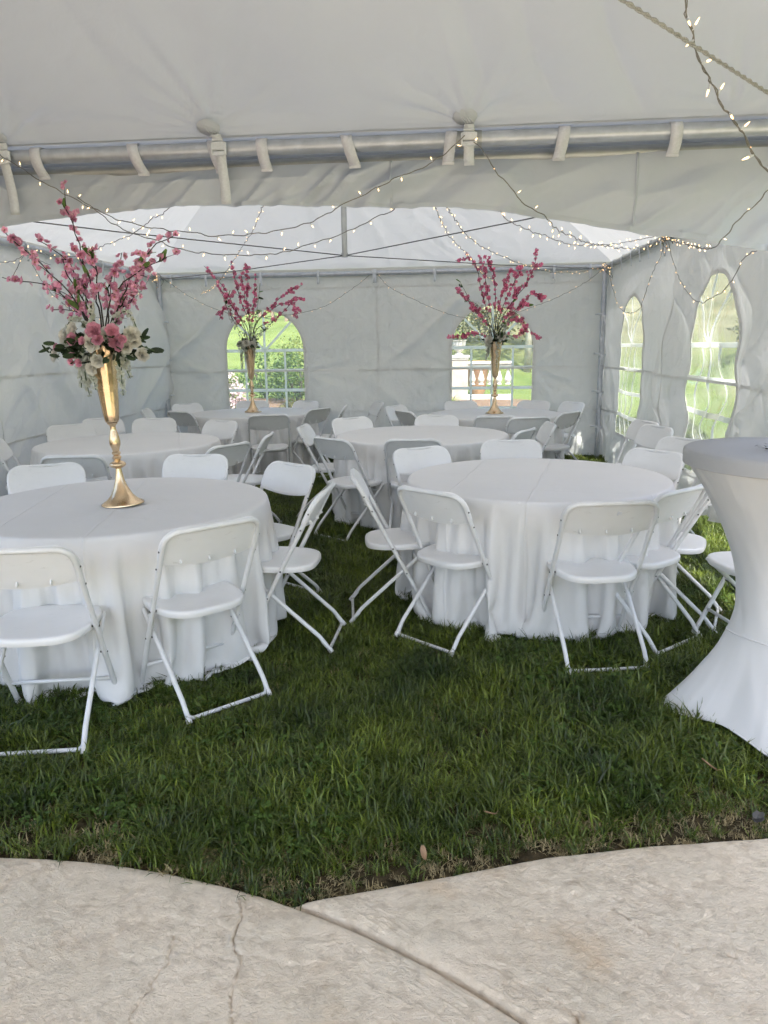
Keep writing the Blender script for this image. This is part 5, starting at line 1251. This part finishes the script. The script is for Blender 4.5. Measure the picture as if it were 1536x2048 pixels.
for key, pl in STRINGS.items():
    pts = spline(pl, 14); o0 = Vector(pl[0])
    root = empty('string_lights', o0, 0, SLAB[key], 'string lights', 'warm fairy light strings')
    far = o0.y > 5.5 or pl[-1][1] > 8
    d_ = [0]
    for a, b in zip(pts, pts[1:]): d_.append(d_[-1] + (b - a).length)
    tot = d_[-1]; n_ = int(tot / .016)
    ss = np.linspace(0, tot, n_); P = np.stack([np.interp(ss, d_, [p[c] for p in pts]) for c in range(3)], -1)
    sd_ = len(key) * 3 + len(pl)
    for c in range(3): P[:, c] += .010 * (vnoise(ss * 9, c * 7.3, sd_) - .5) + .012 * (vnoise(ss * 26, c * 3.1, sd_ + 5) - .5)
    P -= np.array(o0)
    mb = MB(); mb.tube(P.tolist(), .0026 if not far else .0029, 5)
    if key == 'hanging near':
        Q = P + .006 * np.stack([np.cos(ss * 60), np.sin(ss * 60), 0 * ss], -1); mb.tube(Q.tolist(), .0020, 5)
    w_ = mb.build('wire', M['wire'], root)
    sp_ = .066 if key == 'hanging near' else (.12 if not far else .135)
    s = rn.uniform(0, sp_); par = 1
    while s < tot:
        i = min(int(s / tot * (n_ - 1)), n_ - 2); t = Vector(P[i + 1] - P[i]).normalized()
        up = Vector((rn.gauss(0, .5), rn.gauss(0, .5), par * rn.uniform(.3, 1.2))); up = (up - t * up.dot(t)); up = (up.normalized() + t * rn.uniform(-.7, .7)).normalized(); par = -par if rn.random() < .75 else par
        link('bulb', BULB_FAR if far else BULB, root, mat4=mat_at(Vector(P[i]), up, 0, rn.uniform(.9, 1.15) * (1.05 if key == 'hanging near' else .55 if far else .68)))
        s += sp_ * rn.uniform(.6, 1.4)
# clusters of bundled lights at the right wall and the two back corners
for c, n_, lab in (((1.90, 7.12, 2.42), 16, 'tangle of fairy lights bundled high on the right tent wall'), ((1.95, 10.03, 2.43), 14, 'tangle of fairy lights at the top of the right corner pole'), ((-3.88, 10.05, 2.45), 12, 'tangle of fairy lights at the top of the left corner pole')):
    root = empty('string_lights', c, 0, lab, 'string lights', 'warm fairy light strings')
    pts = [Vector((rn.gauss(0, .045), rn.gauss(0, .05), rn.gauss(-.03, .06))) for _ in range(14)]; sp_ = spline(pts, 8)
    mb = MB(); mb.tube(sp_, .0028, 5); mb.build('wire', M['wire'], root)
    for k in range(n_): link('bulb', BULB_FAR, root, mat4=mat_at(rn.choice(sp_), rdir(-1), 0, .58))

# ------------------------------------------------------------------ garden seen through the windows
def tz(x, y): return float(terrain(np.array([x]), np.array([y]))[0])
M['stoneW'] = simple('white_cast_stone', (0.66, 0.63, 0.57), (0.50, 0.46, 0.40), 0.85, scale=9, bmp=.3)
M['stoneP'] = simple('pinkish_pier_stone', (0.52, 0.44, 0.38), (0.40, 0.33, 0.27), 0.85, scale=6, bmp=.3)
M['terra'] = simple('terracotta', (0.46, 0.26, 0.15), (0.38, 0.20, 0.11), 0.8, scale=6)
M['mulch'] = simple('bark_mulch', (0.22, 0.14, 0.085), (0.10, 0.065, 0.04), 0.95, scale=26, bmp=.9, bscale=60, bdist=.03)
M['fence'] = simple('weathered_fence', (0.30, 0.22, 0.15), (0.20, 0.14, 0.10), 0.85, scale=12)
M['rock'] = simple('dark_rock', (0.13, 0.12, 0.11), (0.06, 0.055, 0.05), 0.85, scale=9, bmp=.5)
M['birch'] = simple('pale_bark', (0.50, 0.46, 0.39), (0.30, 0.26, 0.21), 0.85, scale=5, bmp=.4)
M['bushA'] = leafy('shrub_leaf', (0.05, 0.10, 0.022), (0.15, 0.23, 0.05), .55, .35, 3, .2)
M['bushB'] = leafy('yellow_green_leaf', (0.12, 0.17, 0.03), (0.28, 0.32, 0.08), .55, .35, 3, .2)
M['bushO'] = leafy('olive_leaf', (0.10, 0.11, 0.035), (0.22, 0.20, 0.08), .6, .35, 2, .2)
M['bushW'] = leafy('blush_white_flower', (0.60, 0.42, 0.46), (0.80, 0.72, 0.70), .6, .3, 5, .1)
def leaves(n, rad, c, size, rg, clump=26):
    """leaf faces gathered in clumps through an ellipsoid"""
    cl = rg.normal(size=(clump, 3)); cl /= np.linalg.norm(cl, axis=1)[:, None]; cl *= rg.uniform(.45, 1.0, (clump, 1)) ** .5
    k = rg.integers(0, clump, n); p = cl[k] + rg.normal(0, .17, (n, 3)); p = p * np.array(rad) + np.array(c)
    d = rg.normal(size=(n, 3)); d /= np.linalg.norm(d, axis=1)[:, None]; e = np.cross(d, rg.normal(size=(n, 3))); e /= np.linalg.norm(e, axis=1)[:, None] + 1e-9
    s = size * rg.uniform(.6, 1.3, (n, 1))
    V = np.stack([p, p + d * s * .5 + e * s * .28, p + d * s, p + d * s * .5 - e * s * .28], 1).reshape(-1, 3)
    V[:, 2] = np.maximum(V[:, 2], c[2] - rad[2] + .0)
    return V, np.arange(n * 4).reshape(-1, 4)
rg = np.random.default_rng(3)
def shrub(x, y, rad, mat, lab, n=1500, size=.07, flowers=0):
    o = empty('shrub', (x, y, tz(x, y) - .02), 0, lab, 'shrub', 'shrubs behind the tent')
    V, Fq = leaves(n, rad, (0, 0, rad[2] * 1.0), size, rg); link('foliage', np_mesh('foliage', V, Fq, M[mat], False), o)
    mb = MB()
    for k in range(5): a = k * 1.26; mb.tube([(0, 0, 0), (rad[0] * .3 * math.cos(a), rad[1] * .3 * math.sin(a), rad[2] * .8), (rad[0] * .55 * math.cos(a + .3), rad[1] * .5 * math.sin(a + .3), rad[2] * 1.4)], [.018, .012, .005], 6)
    mb.build('stems', M['bark'], o)
    if flowers: V, Fq = leaves(flowers, [r * 1.04 for r in rad], (0, 0, rad[2]), size * 1.1, rg, 40); link('flowers', np_mesh('flowers', V, Fq, M['bushW'], False), o)
    return o
shrub(-2.95, 14.6, (.55, .45, .48), 'bushA', 'round green shrub seen in the right panes of the left back window')
shrub(-3.75, 15.2, (.60, .5, .50), 'bushA', 'dark green shrub in the middle panes of the left back window')
shrub(-3.25, 15.9, (.55, .4, .60), 'bushB', 'yellow-green shrub behind the round one in the left back window')
shrub(-4.25, 13.7, (.38, .4, .40), 'bushB', 'pale pink flowering shrub at the lower left of the left back window', 900, .06, 1300)
shrub(-2.75, 13.0, (.35, .3, .22), 'bushO', 'low olive plant at the bottom right of the left back window', 700, .06)
# lawn-edge mulch beds
def sheet(name, pts, mat, lab, dz):
    mb = MB(); n = len(pts); c = np.mean(pts, 0)
    R = [[(c[0] + (p[0] - c[0]) * s, c[1] + (p[1] - c[1]) * s) for p in pts] for s in (.05, .3, .55, .8, 1.0)]
    G = np.array([[(x, y, tz(x, y) + dz + .02 * fbm(np.array(x * 5), np.array(y * 5), 4) - (0.03 if k == 4 else 0)) for x, y in r] for k, r in enumerate(R)]); mb.grid(G, wrap=True)
    o = mb.build(name, M[mat]); tag(o, lab, 'mulch', kind='structure'); return o
def oval(cx_, cy_, a, b, n=40): return [(cx_ + a * math.cos(t) * (1 + .08 * math.sin(3 * t)), cy_ + b * math.sin(t)) for t in np.linspace(0, 2 * math.pi, n, endpoint=False)]
sheet('mulch_bed', oval(-3.4, 13.9, 1.9, 1.35), 'mulch', 'brown mulch bed with shrubs behind the left back window', .03)
sheet('mulch_bed', oval(0.7, 13.6, 1.7, 1.0), 'mulch', 'brown mulch bed in front of the stone balustrade', .03)
def rock(x, y, s, lab):
    V = []; mb = MB(); n, k = 14, 8
    A = np.zeros((k, n, 3))
    for i in range(k):
        for j in range(n):
            th_, ph = math.pi * i / (k - 1), 2 * math.pi * j / n; d = Vector((math.sin(th_) * math.cos(ph), math.sin(th_) * math.sin(ph), math.cos(th_))); r = s * (.8 + .5 * float(vnoise(d.x * 2 + d.z + x, d.y * 2 + d.z, 3))); A[i, j] = (d.x * r * 1.3, d.y * r, d.z * r * .7)
    mb.grid(A, wrap=True); o = mb.build('rock', M['rock'], None, False); o.location = (x, y, tz(x, y) + s * .2); tag(o, lab, 'rock', 'rocks in the mulch')
rock(-2.45, 12.6, .20, 'dark rock at the lower right corner of the left back window'); rock(-2.05, 12.8, .15, 'small dark rock beside the larger one in the left back window')
# balustrade, pier and urn behind the right back window
bz = tz(.75, 14.5)
zo = 0.535 - bz
bal = empty('balustrade', (0.76, 14.5, bz), 0, 'white stone balustrade seen through the right back window', 'balustrade')
mb = MB(); mb.box((0, 0, zo + .03 - .2), (.86, .24, .46), None, .01); mb.build('plinth', M['stoneW'], bal, smooth=False)
mb = MB(); mb.box((0, 0, zo + .655), (.86, .20, .05), None, .008); mb.box((0, 0, zo + .60), (.86, .15, .06), None, .006); mb.build('top_rail', M['stoneW'], bal, smooth=False)
mb = MB(); mb.lathe([(.055, .06), (.055, .085), (.035, .095), (.040, .12), (.060, .17), (.062, .22), (.045, .30), (.030, .38), (.027, .45), (.036, .475), (.030, .49), (.048, .51), (.048, .57)], 20, (0, 0, 0)); bme = mb.mesh('baluster', M['stoneW'])
for k in range(5): link('baluster', bme, bal, mat4=Matrix.Translation((-.335 + k * .1675, 0, zo + .20)) @ Matrix.Diagonal((1, 1, .72, 1)))
pier = empty('stone_pier', (0.19, 14.5, bz), 0, 'pinkish stone pier with a white cap beside the balustrade', 'pier')
mb = MB(); mb.box((0, 0, zo + .22), (.30, .30, 1.0), None, .008); mb.build('shaft', M['stoneP'], pier, smooth=False)
mb = MB(); mb.box((0, 0, zo + .775), (.36, .36, .05), None, .01); mb.box((0, 0, zo + .735), (.33, .33, .035), None, .006); mb.build('cap', M['stoneW'], pier, smooth=False)
urn = empty('urn_planter', (0.17, 14.5, bz + zo + .802), 0, 'white urn of green fern on top of the stone pier', 'planter')
mb = MB(); mb.lathe([(.08, 0), (.085, .02), (.045, .035), (.04, .06), (.07, .08), (.11, .12), (.125, .20), (.13, .255), (.145, .265), (.145, .28), (.12, .28), (.10, .22), (.02, .20)], 24); mb.build('urn', M['stoneW'], urn, auto=40)
def fern(par, n, l, c, mat='bushB', w=.03):
    mb = MB()
    for k in range(n):
        a = rn.uniform(0, 6.28); el = rn.uniform(.5, 1.4); d = Vector((math.cos(a) * math.cos(el), math.sin(a) * math.cos(el), math.sin(el))); ll = l * rn.uniform(.6, 1.1); s_ = Vector((-math.sin(a), math.cos(a), 0))
        P_ = [Vector(c) + d * ll * t + Vector((0, 0, -ll * .45 * t * t)) + Vector((math.cos(a), math.sin(a), 0)) * ll * .25 * t * t for t in (0, .33, .66, 1)]
        vs = []
        for i, p_ in enumerate(P_): ww = w * (.6, 1, .7, .08)[i]; vs += [p_ - s_ * ww / 2, p_ + s_ * ww / 2]
        mb.add(vs, [(0, 1, 3, 2), (2, 3, 5, 4), (4, 5, 7, 6)])
    return mb.build('fronds', M[mat], par, False)
fern(urn, 60, .42, (0, 0, .24))
for (x, y, lab) in ((0.02, 13.9, 'spiky green plant at the foot of the stone pier'), (-0.05, 13.2, 'spiky green plant at the lower left of the right back window')):
    o = empty('spiky_plant', (x, y, tz(x, y)), 0, lab, 'plant', 'spiky plants by the pier'); fern(o, 44, .48, (0, 0, 0), 'bushB', .028)
    mb = MB(); mb.lathe([(.03, -.05), (.03, .03), (.005, .06)], 8); mb.build('crown', M['stem'], o)
pot = MB(); pot.lathe([(.10, 0), (.12, .05), (.16, .28), (.18, .30), (.18, .34), (.15, .34), (.13, .28), (.02, .26)], 24); o = pot.build('terracotta_pot', M['terra'], None, auto=40); o.location = (.55, 15.3, tz(.55, 15.3)); o.scale = (1.4, 1.4, 1.9); tag(o, 'orange terracotta pot glimpsed between the balusters', 'pot')
# hillside trees and brush
def tree(x, y, h, rad, mat, lab, bark='birch', n=2600, size=.16, tr=.10):
    o = empty('tree', (x, y, tz(x, y) - .1), 0, lab, 'tree', 'trees on the hillside')
    mb = MB(); mb.tube([(0, 0, 0), (.05, .02, h * .3), (-.03, .03, h * .6), (.05, 0, h * .95)], [tr, tr * .8, tr * .5, tr * .15], 10)
    for k in range(9):
        a = k * 2.4; z = h * (.35 + .06 * k); mb.tube([(0, 0, z), (rad * .4 * math.cos(a), rad * .4 * math.sin(a), z + h * .08), (rad * .8 * math.cos(a), rad * .8 * math.sin(a), z + h * .16)], [tr * .4, tr * .25, tr * .08], 6)
    mb.build('trunk', M[bark], o)
    V, Fq = leaves(n, (rad, rad, h * .36), (0, 0, h * .68), size, rg, 40); link('crown', np_mesh('crown', V, Fq, M[mat], False), o)
tree(2.0, 20.0, 6.0, 1.7, 'bushO', 'pale trunked tree on the slope in the right back window')
tree(-0.4, 26.0, 6.5, 2.2, 'bushB', 'yellow-green tree above the stone pier in the right back window', 'bark')
tree(4.6, 25.0, 6.5, 2.3, 'bushO', 'olive tree high on the slope behind the right back window', 'bark')
tree(-3.2, 33.0, 7.0, 2.6, 'bushB', 'tree beyond the hill fence in the left back window', 'bark')
tree(-9.5, 36.0, 8.0, 3.0, 'bushA', 'broad green tree on the hilltop behind the left back window', 'bark')
tree(13.0, 13.0, 6.0, 2.4, 'bushO', 'olive tree on the right slope seen through the narrow side window', 'bark')
tree(14.0, 20.0, 7.0, 2.6, 'bushB', 'yellow-green tree on the right slope', 'bark')
for k, (x, y, r_, m_, lab) in enumerate(((9.0, 15.0, 1.0, 'bushO', 'wide olive bush on the right slope behind the wavy window'), (7.6, 18.6, .9, 'bushO', 'dry looking bush on the right slope behind the narrow side window'),
        (11.5, 17.5, 1.2, 'bushB', 'yellow-green bush high on the right slope'), (1.0, 23.0, 1.2, 'bushO', 'olive bush above the balustrade on the back slope'), (3.2, 22.0, 1.1, 'bushO', 'brownish bush right of the pale trunk on the back slope'), (-0.9, 21.0, .9, 'bushB', 'leafy bush behind the urn on the back slope'))):
    shrub(x, y, (r_, r_ * .8, r_ * .75), m_, lab, 1500, .13)
# hill fence
f0, f1 = Vector((-7.6, 30.5, 0)), Vector((-4.6, 26.5, 0))
fe = empty('rail_fence', (f0.x, f0.y, tz(f0.x, f0.y)), 0, 'brown wooden rail fence on the hill in the left back window', 'fence')
for k in range(5):
    p = f0.lerp(f1, k / 4); mb = MB(); mb.box((0, 0, .5), (.12, .12, 1.1), None, .01); o = mb.build('post', M['fence'], fe, smooth=False); o.location = (p.x - f0.x, p.y - f0.y, tz(p.x, p.y) - tz(f0.x, f0.y))
for k in range(4):
    for z in (.45, .85):
        a, b = f0.lerp(f1, k / 4), f0.lerp(f1, (k + 1) / 4); g = tz(f0.x, f0.y); mb = MB()
        mb.tube([(a.x - f0.x, a.y - f0.y, tz(a.x, a.y) - g + z), (b.x - f0.x, b.y - f0.y, tz(b.x, b.y) - g + z)], .045, 6); mb.build('rail', M['fence'], fe)

# ------------------------------------------------------------------ grass
mt, nt, out = newmat('grass_blade'); M['grass'] = mt
oi = N(nt, 'ObjectInfo'); geo = N(nt, 'NewGeometry')
nz = N(nt, 'TexNoise'); nz.inputs['Scale'].default_value = 2.6; nz.inputs['Detail'].default_value = 5; L(nt, geo.outputs['Position'], nz.inputs['Vector'])
r1 = N(nt, 'ValToRGB'); e = r1.color_ramp.elements; e[0].position = .32; e[1].position = .68; e[0].color = (.033, .058, .009, 1); e[1].color = (.128, .168, .025, 1)
L(nt, nz.outputs['Fac'], r1.inputs[0])
r3 = N(nt, 'ValToRGB'); r3.color_ramp.elements[0].color = (.66, .72, .7, 1); r3.color_ramp.elements[1].color = (1.4, 1.35, 1.2, 1); L(nt, oi.outputs['Random'], r3.inputs[0])
mu = N(nt, 'Mix', data_type='RGBA', blend_type='MULTIPLY'); mu.inputs[0].default_value = 1; L(nt, r1.outputs[0], mu.inputs[6]); L(nt, r3.outputs[0], mu.inputs[7])
r4 = N(nt, 'ValToRGB'); r4.color_ramp.elements[0].color = (.42, .45, .45, 1); r4.color_ramp.elements[1].color = (1.75, 1.65, 1.6, 1); L(nt, geo.outputs['Random Per Island'], r4.inputs[0])
mu2 = N(nt, 'Mix', data_type='RGBA', blend_type='MULTIPLY'); mu2.inputs[0].default_value = 1; L(nt, mu.outputs[2], mu2.inputs[6]); L(nt, r4.outputs[0], mu2.inputs[7]); mu = mu2
p = N(nt, 'BsdfPrincipled'); p.inputs['Roughness'].default_value = .42; p.inputs['Specular IOR Level'].default_value = .5
t = N(nt, 'BsdfTranslucent'); mx = N(nt, 'MixShader'); mx.inputs[0].default_value = .32
L(nt, mu.outputs[2], p.inputs['Base Color']); L(nt, mu.outputs[2], t.inputs['Color']); L(nt, p.outputs[0], mx.inputs[1]); L(nt, t.outputs[0], mx.inputs[2]); L(nt, mx.outputs[0], out.inputs[0])
M['straw'] = leafy('dry_straw', (.22, .17, .08), (.40, .33, .18), .7, .2, 40, .3)
M['clover'] = leafy('clover_leaf', (.042, .085, .013), (.090, .150, .028), .5, .25, 40, .25)
def tuft(rg, n, lo, hi, spread, lean, mat, name):
    V, Fq = [], []
    for k in range(n):
        a = rg.uniform(0, 6.283); h = rg.uniform(lo, hi); ln = rg.uniform(.15, 1.0) * lean; w = rg.uniform(.0016, .0036)
        x0, y0 = rg.normal(0, spread, 2); d = np.array([math.cos(a), math.sin(a)]); s = np.array([-math.sin(a + rg.uniform(-.8, .8)), math.cos(a)]); base = len(V)
        for t, ww in ((0, 1), (.35, 1), (.7, .75), (1, .06)):
            r_ = h * ln * t ** 1.8; z = h * (t - .45 * ln * t ** 2.2); c = np.array([x0, y0]) + d * r_
            V.append((*(c - s * w * ww), max(z, .001))); V.append((*(c + s * w * ww), max(z, .001)))
        for i in range(3): Fq.append((base + 2 * i, base + 2 * i + 1, base + 2 * i + 3, base + 2 * i + 2))
    return np_mesh(name, np.array(V), np.array(Fq), mat)
def clover(rg):
    mb = MB()
    for k in range(5):
        x, y, h = rg.normal(0, .018), rg.normal(0, .018), rg.uniform(.03, .055); tx, ty = rg.normal(0, .2, 2)
        mb.tube([(x * .3, y * .3, 0), (x, y, h)], .0009, 4, False)
        for q in range(3):
            a = q * 2.094 + rg.uniform(0, .5); r_ = rg.uniform(.008, .012); pts = []
            for (u, v) in ((0, 0), (.6, .45), (1.0, .42), (1.08, 0), (1.0, -.42), (.6, -.45)):
                px, py = u * math.cos(a) - v * math.sin(a), u * math.sin(a) + v * math.cos(a); pts.append((x + px * r_, y + py * r_, h + .15 * r_ * u + (px * tx + py * ty) * r_))
            mb.add(pts, [(0, 1, 2, 3), (0, 3, 4, 5)])
    return mb.mesh('clover', M['clover'])
tcol = bpy.data.collections.new('tufts')
rg = np.random.default_rng(8)
variants = [tuft(rg, 22, .040, .095, .020, 1.0, M['grass'], 'tuft') for _ in range(4)] + [tuft(rg, 17, .07, .135, .018, 1.15, M['grass'], 'tuft') for _ in range(3)] + [tuft(rg, 26, .015, .05, .024, 1.6, M['straw'], 'tuft') for _ in range(2)] + [clover(rg) for _ in range(2)]
for k, me in enumerate(variants): o = bpy.data.objects.new('tuft_%02d' % k, me); tcol.objects.link(o)
def grass_gn():
    ng = bpy.data.node_groups.new('grass_scatter', 'GeometryNodeTree')
    ng.interface.new_socket('Geometry', in_out='INPUT', socket_type='NodeSocketGeometry'); ng.interface.new_socket('Geometry', in_out='OUTPUT', socket_type='NodeSocketGeometry')
    n = ng.nodes; i = n.new('NodeGroupInput'); o = n.new('NodeGroupOutput'); ip = n.new('GeometryNodeInstanceOnPoints'); ci = n.new('GeometryNodeCollectionInfo')
    ci.inputs['Collection'].default_value = tcol; ci.inputs['Separate Children'].default_value = True; ci.inputs['Reset Children'].default_value = True
    ip.inputs['Pick Instance'].default_value = True
    def attr(nm, ty):
        a = n.new('GeometryNodeInputNamedAttribute'); a.data_type = ty; a.inputs['Name'].default_value = nm; return a.outputs['Attribute']
    lk = ng.links.new
    lk(i.outputs[0], ip.inputs['Points']); lk(ci.outputs[0], ip.inputs['Instance']); lk(attr('idx', 'INT'), ip.inputs['Instance Index']); lk(attr('rot', 'FLOAT_VECTOR'), ip.inputs['Rotation']); lk(attr('scl', 'FLOAT'), ip.inputs['Scale'])
    lk(ip.outputs[0], o.inputs[0]); return ng
NG = grass_gn()
def scatter(name, P, idx_, scl, lab):
    me = bpy.data.meshes.new(name); me.vertices.add(len(P)); me.vertices.foreach_set('co', P.astype(np.float32).ravel())
    a = me.attributes.new('idx', 'INT', 'POINT'); a.data.foreach_set('value', idx_.astype(np.int32))
    rot = np.zeros((len(P), 3), np.float32); rot[:, 2] = rg.uniform(0, 6.283, len(P)); rot[:, :2] = rg.normal(0, .12, (len(P), 2))
    a = me.attributes.new('rot', 'FLOAT_VECTOR', 'POINT'); a.data.foreach_set('vector', rot.ravel())
    a = me.attributes.new('scl', 'FLOAT', 'POINT'); a.data.foreach_set('value', scl.astype(np.float32))
    o = link(name, me); md = o.modifiers.new('scatter', 'NODES'); md.node_group = NG
    tag(o, lab, 'grass', kind='stuff'); return o
def in_patio(x, y): return (y < circ(x) + .006) & (x < CC[0] + RC) | (y < edge_b(x) + .006) & (x > -.44)
def lawn_pts(n, x0, x1, y0, y1):
    x, y = rg.uniform(x0, x1, n), rg.uniform(y0, y1, n); return x, y
segs = [lawn_pts(int(1900 * 5.2 * 2.4), -2.9, 2.3, 1.7, 4.1), lawn_pts(int(1500 * 6.3 * 2.4), -4.1, 2.2, 4.1, 6.5), lawn_pts(int(950 * 6.3 * 4.0), -4.1, 2.2, 6.5, 10.5)]
x = np.concatenate([s[0] for s in segs]); y = np.concatenate([s[1] for s in segs])
ok = ~in_patio(x, y)
for key, (tx, ty) in TPOS.items(): ok &= np.hypot(x - tx, y - ty) > .66
de = np.where(x < -.43, y - circ(x), y - edge_b(x))                     # distance to the patio edge
dens = vnoise(x * 2.2, y * 2.2, 91); fine = vnoise(x * 6, y * 6, 92)
bare = np.clip((.30 - de) / .30, 0, 1) * np.where(x > .05, 1.0, .55) + .8 * np.exp(-(((x + .15) / .30) ** 2 + ((y - 1.86) / .10) ** 2)) + .5 * np.exp(-(((x - .35) / .35) ** 2 + ((y - 2.9) / .3) ** 2)) * vnoise(x * 5, y * 5, 95)
ok &= rg.uniform(0, 1, len(x)) > np.clip(bare * .42 * (.5 + fine), 0, .8)
ok &= rg.uniform(0, 1, len(x)) < .55 + .6 * dens
x, y, de, dens, fine, bare = (a[ok] for a in (x, y, de, dens, fine, bare))
u = rg.uniform(0, 1, len(x))
ix = rg.integers(0, 4, len(x)); ix = np.where(u < .10 + .35 * np.clip(fine - .5, 0, 1) * 2, rg.integers(4, 7, len(x)), ix)
ix = np.where(rg.uniform(0, 1, len(x)) < .05 + .75 * np.clip(bare, 0, 1), rg.integers(7, 9, len(x)), ix)
cl = vnoise(x * 1.7 + 4, y * 1.7, 97) > .60; ix = np.where(cl & (rg.uniform(0, 1, len(x)) < .40) & (bare < .3), rg.integers(9, 11, len(x)), ix)
sc = (.70 + .55 * dens) * rg.uniform(.75, 1.15, len(x)) * (1 - .45 * np.clip(bare, 0, 1))
z = np.full(len(x), -.008)
for a_, b_ in FEET:                                                    # pressed flat under chair bars and feet
    if a_.y > 7: continue
    ab = b_ - a_; q2 = ab.x ** 2 + ab.y ** 2; t_ = np.clip(((x - a_.x) * ab.x + (y - a_.y) * ab.y) / q2, 0, 1); dd = np.hypot(x - a_.x - t_ * ab.x, y - a_.y - t_ * ab.y)
    sc = np.where(dd < .055, np.minimum(sc, .30 + 4 * dd), sc)
scatter('grass', np.stack([x, y, z], -1), ix, sc, 'green lawn grass and clover growing under the tent')
xs_, ys_ = [], []
for (n, a0, a1, b0, b1) in ((9000, 2.2, 4.6, 2.6, 10.5), (9000, -4.5, 4.0, 10.4, 13.2), (4500, 4.6, 8, 4, 12)):
    a, b = lawn_pts(n, a0, a1, b0, b1); xs_.append(a); ys_.append(b)
x = np.concatenate(xs_); y = np.concatenate(ys_)
scatter('grass', np.stack([x, y, terrain(x, y) - .01], -1), rg.integers(0, 7, len(x)), rg.uniform(.8, 1.3, len(x)), 'sunlit lawn grass outside the tent walls')
# fallen leaves and a wood chip on the lawn
M['dry'] = leafy('dry_brown_leaf', (.26, .15, .08), (.40, .26, .16), .7, .2, 30, .1)
def dead_leaf(x, y, z, s, rz, lab):
    A = petal_grid(s, s * .55, .25, .5, 7, 5); mb = MB(); mb.grid(A); mb.tube([(0, -.25 * s, .01), (0, 0, 0)], .001, 4); o = mb.build('fallen_leaf', M['dry']); o.location = (x, y, z); o.rotation_euler = (.3, .35, rz); tag(o, lab, 'leaf', 'fallen leaves on the grass')
dead_leaf(.915, 2.40, .075, .055, 1.3, 'tan fallen leaf on the grass below the cocktail table'); dead_leaf(.15, 2.14, .05, .05, 2.4, 'narrow straw-coloured leaf on the grass near the patio')
dead_leaf(-.07, 1.93, .035, .04, .4, 'pale dry leaf near the tip where the two patio slabs meet')
mb = MB(); A = petal_grid(.07, .035, .1, .3, 6, 4); mb.grid(A); B = A.copy(); B[..., 2] -= .012; mb.grid(B, flip=True)
o = mb.build('wood_chip', M['rock']); o.location = (1.0, 2.235, .03); o.rotation_euler = (.1, .1, 2.6); tag(o, 'dark wood chip at the right edge of the lawn', 'wood chip')
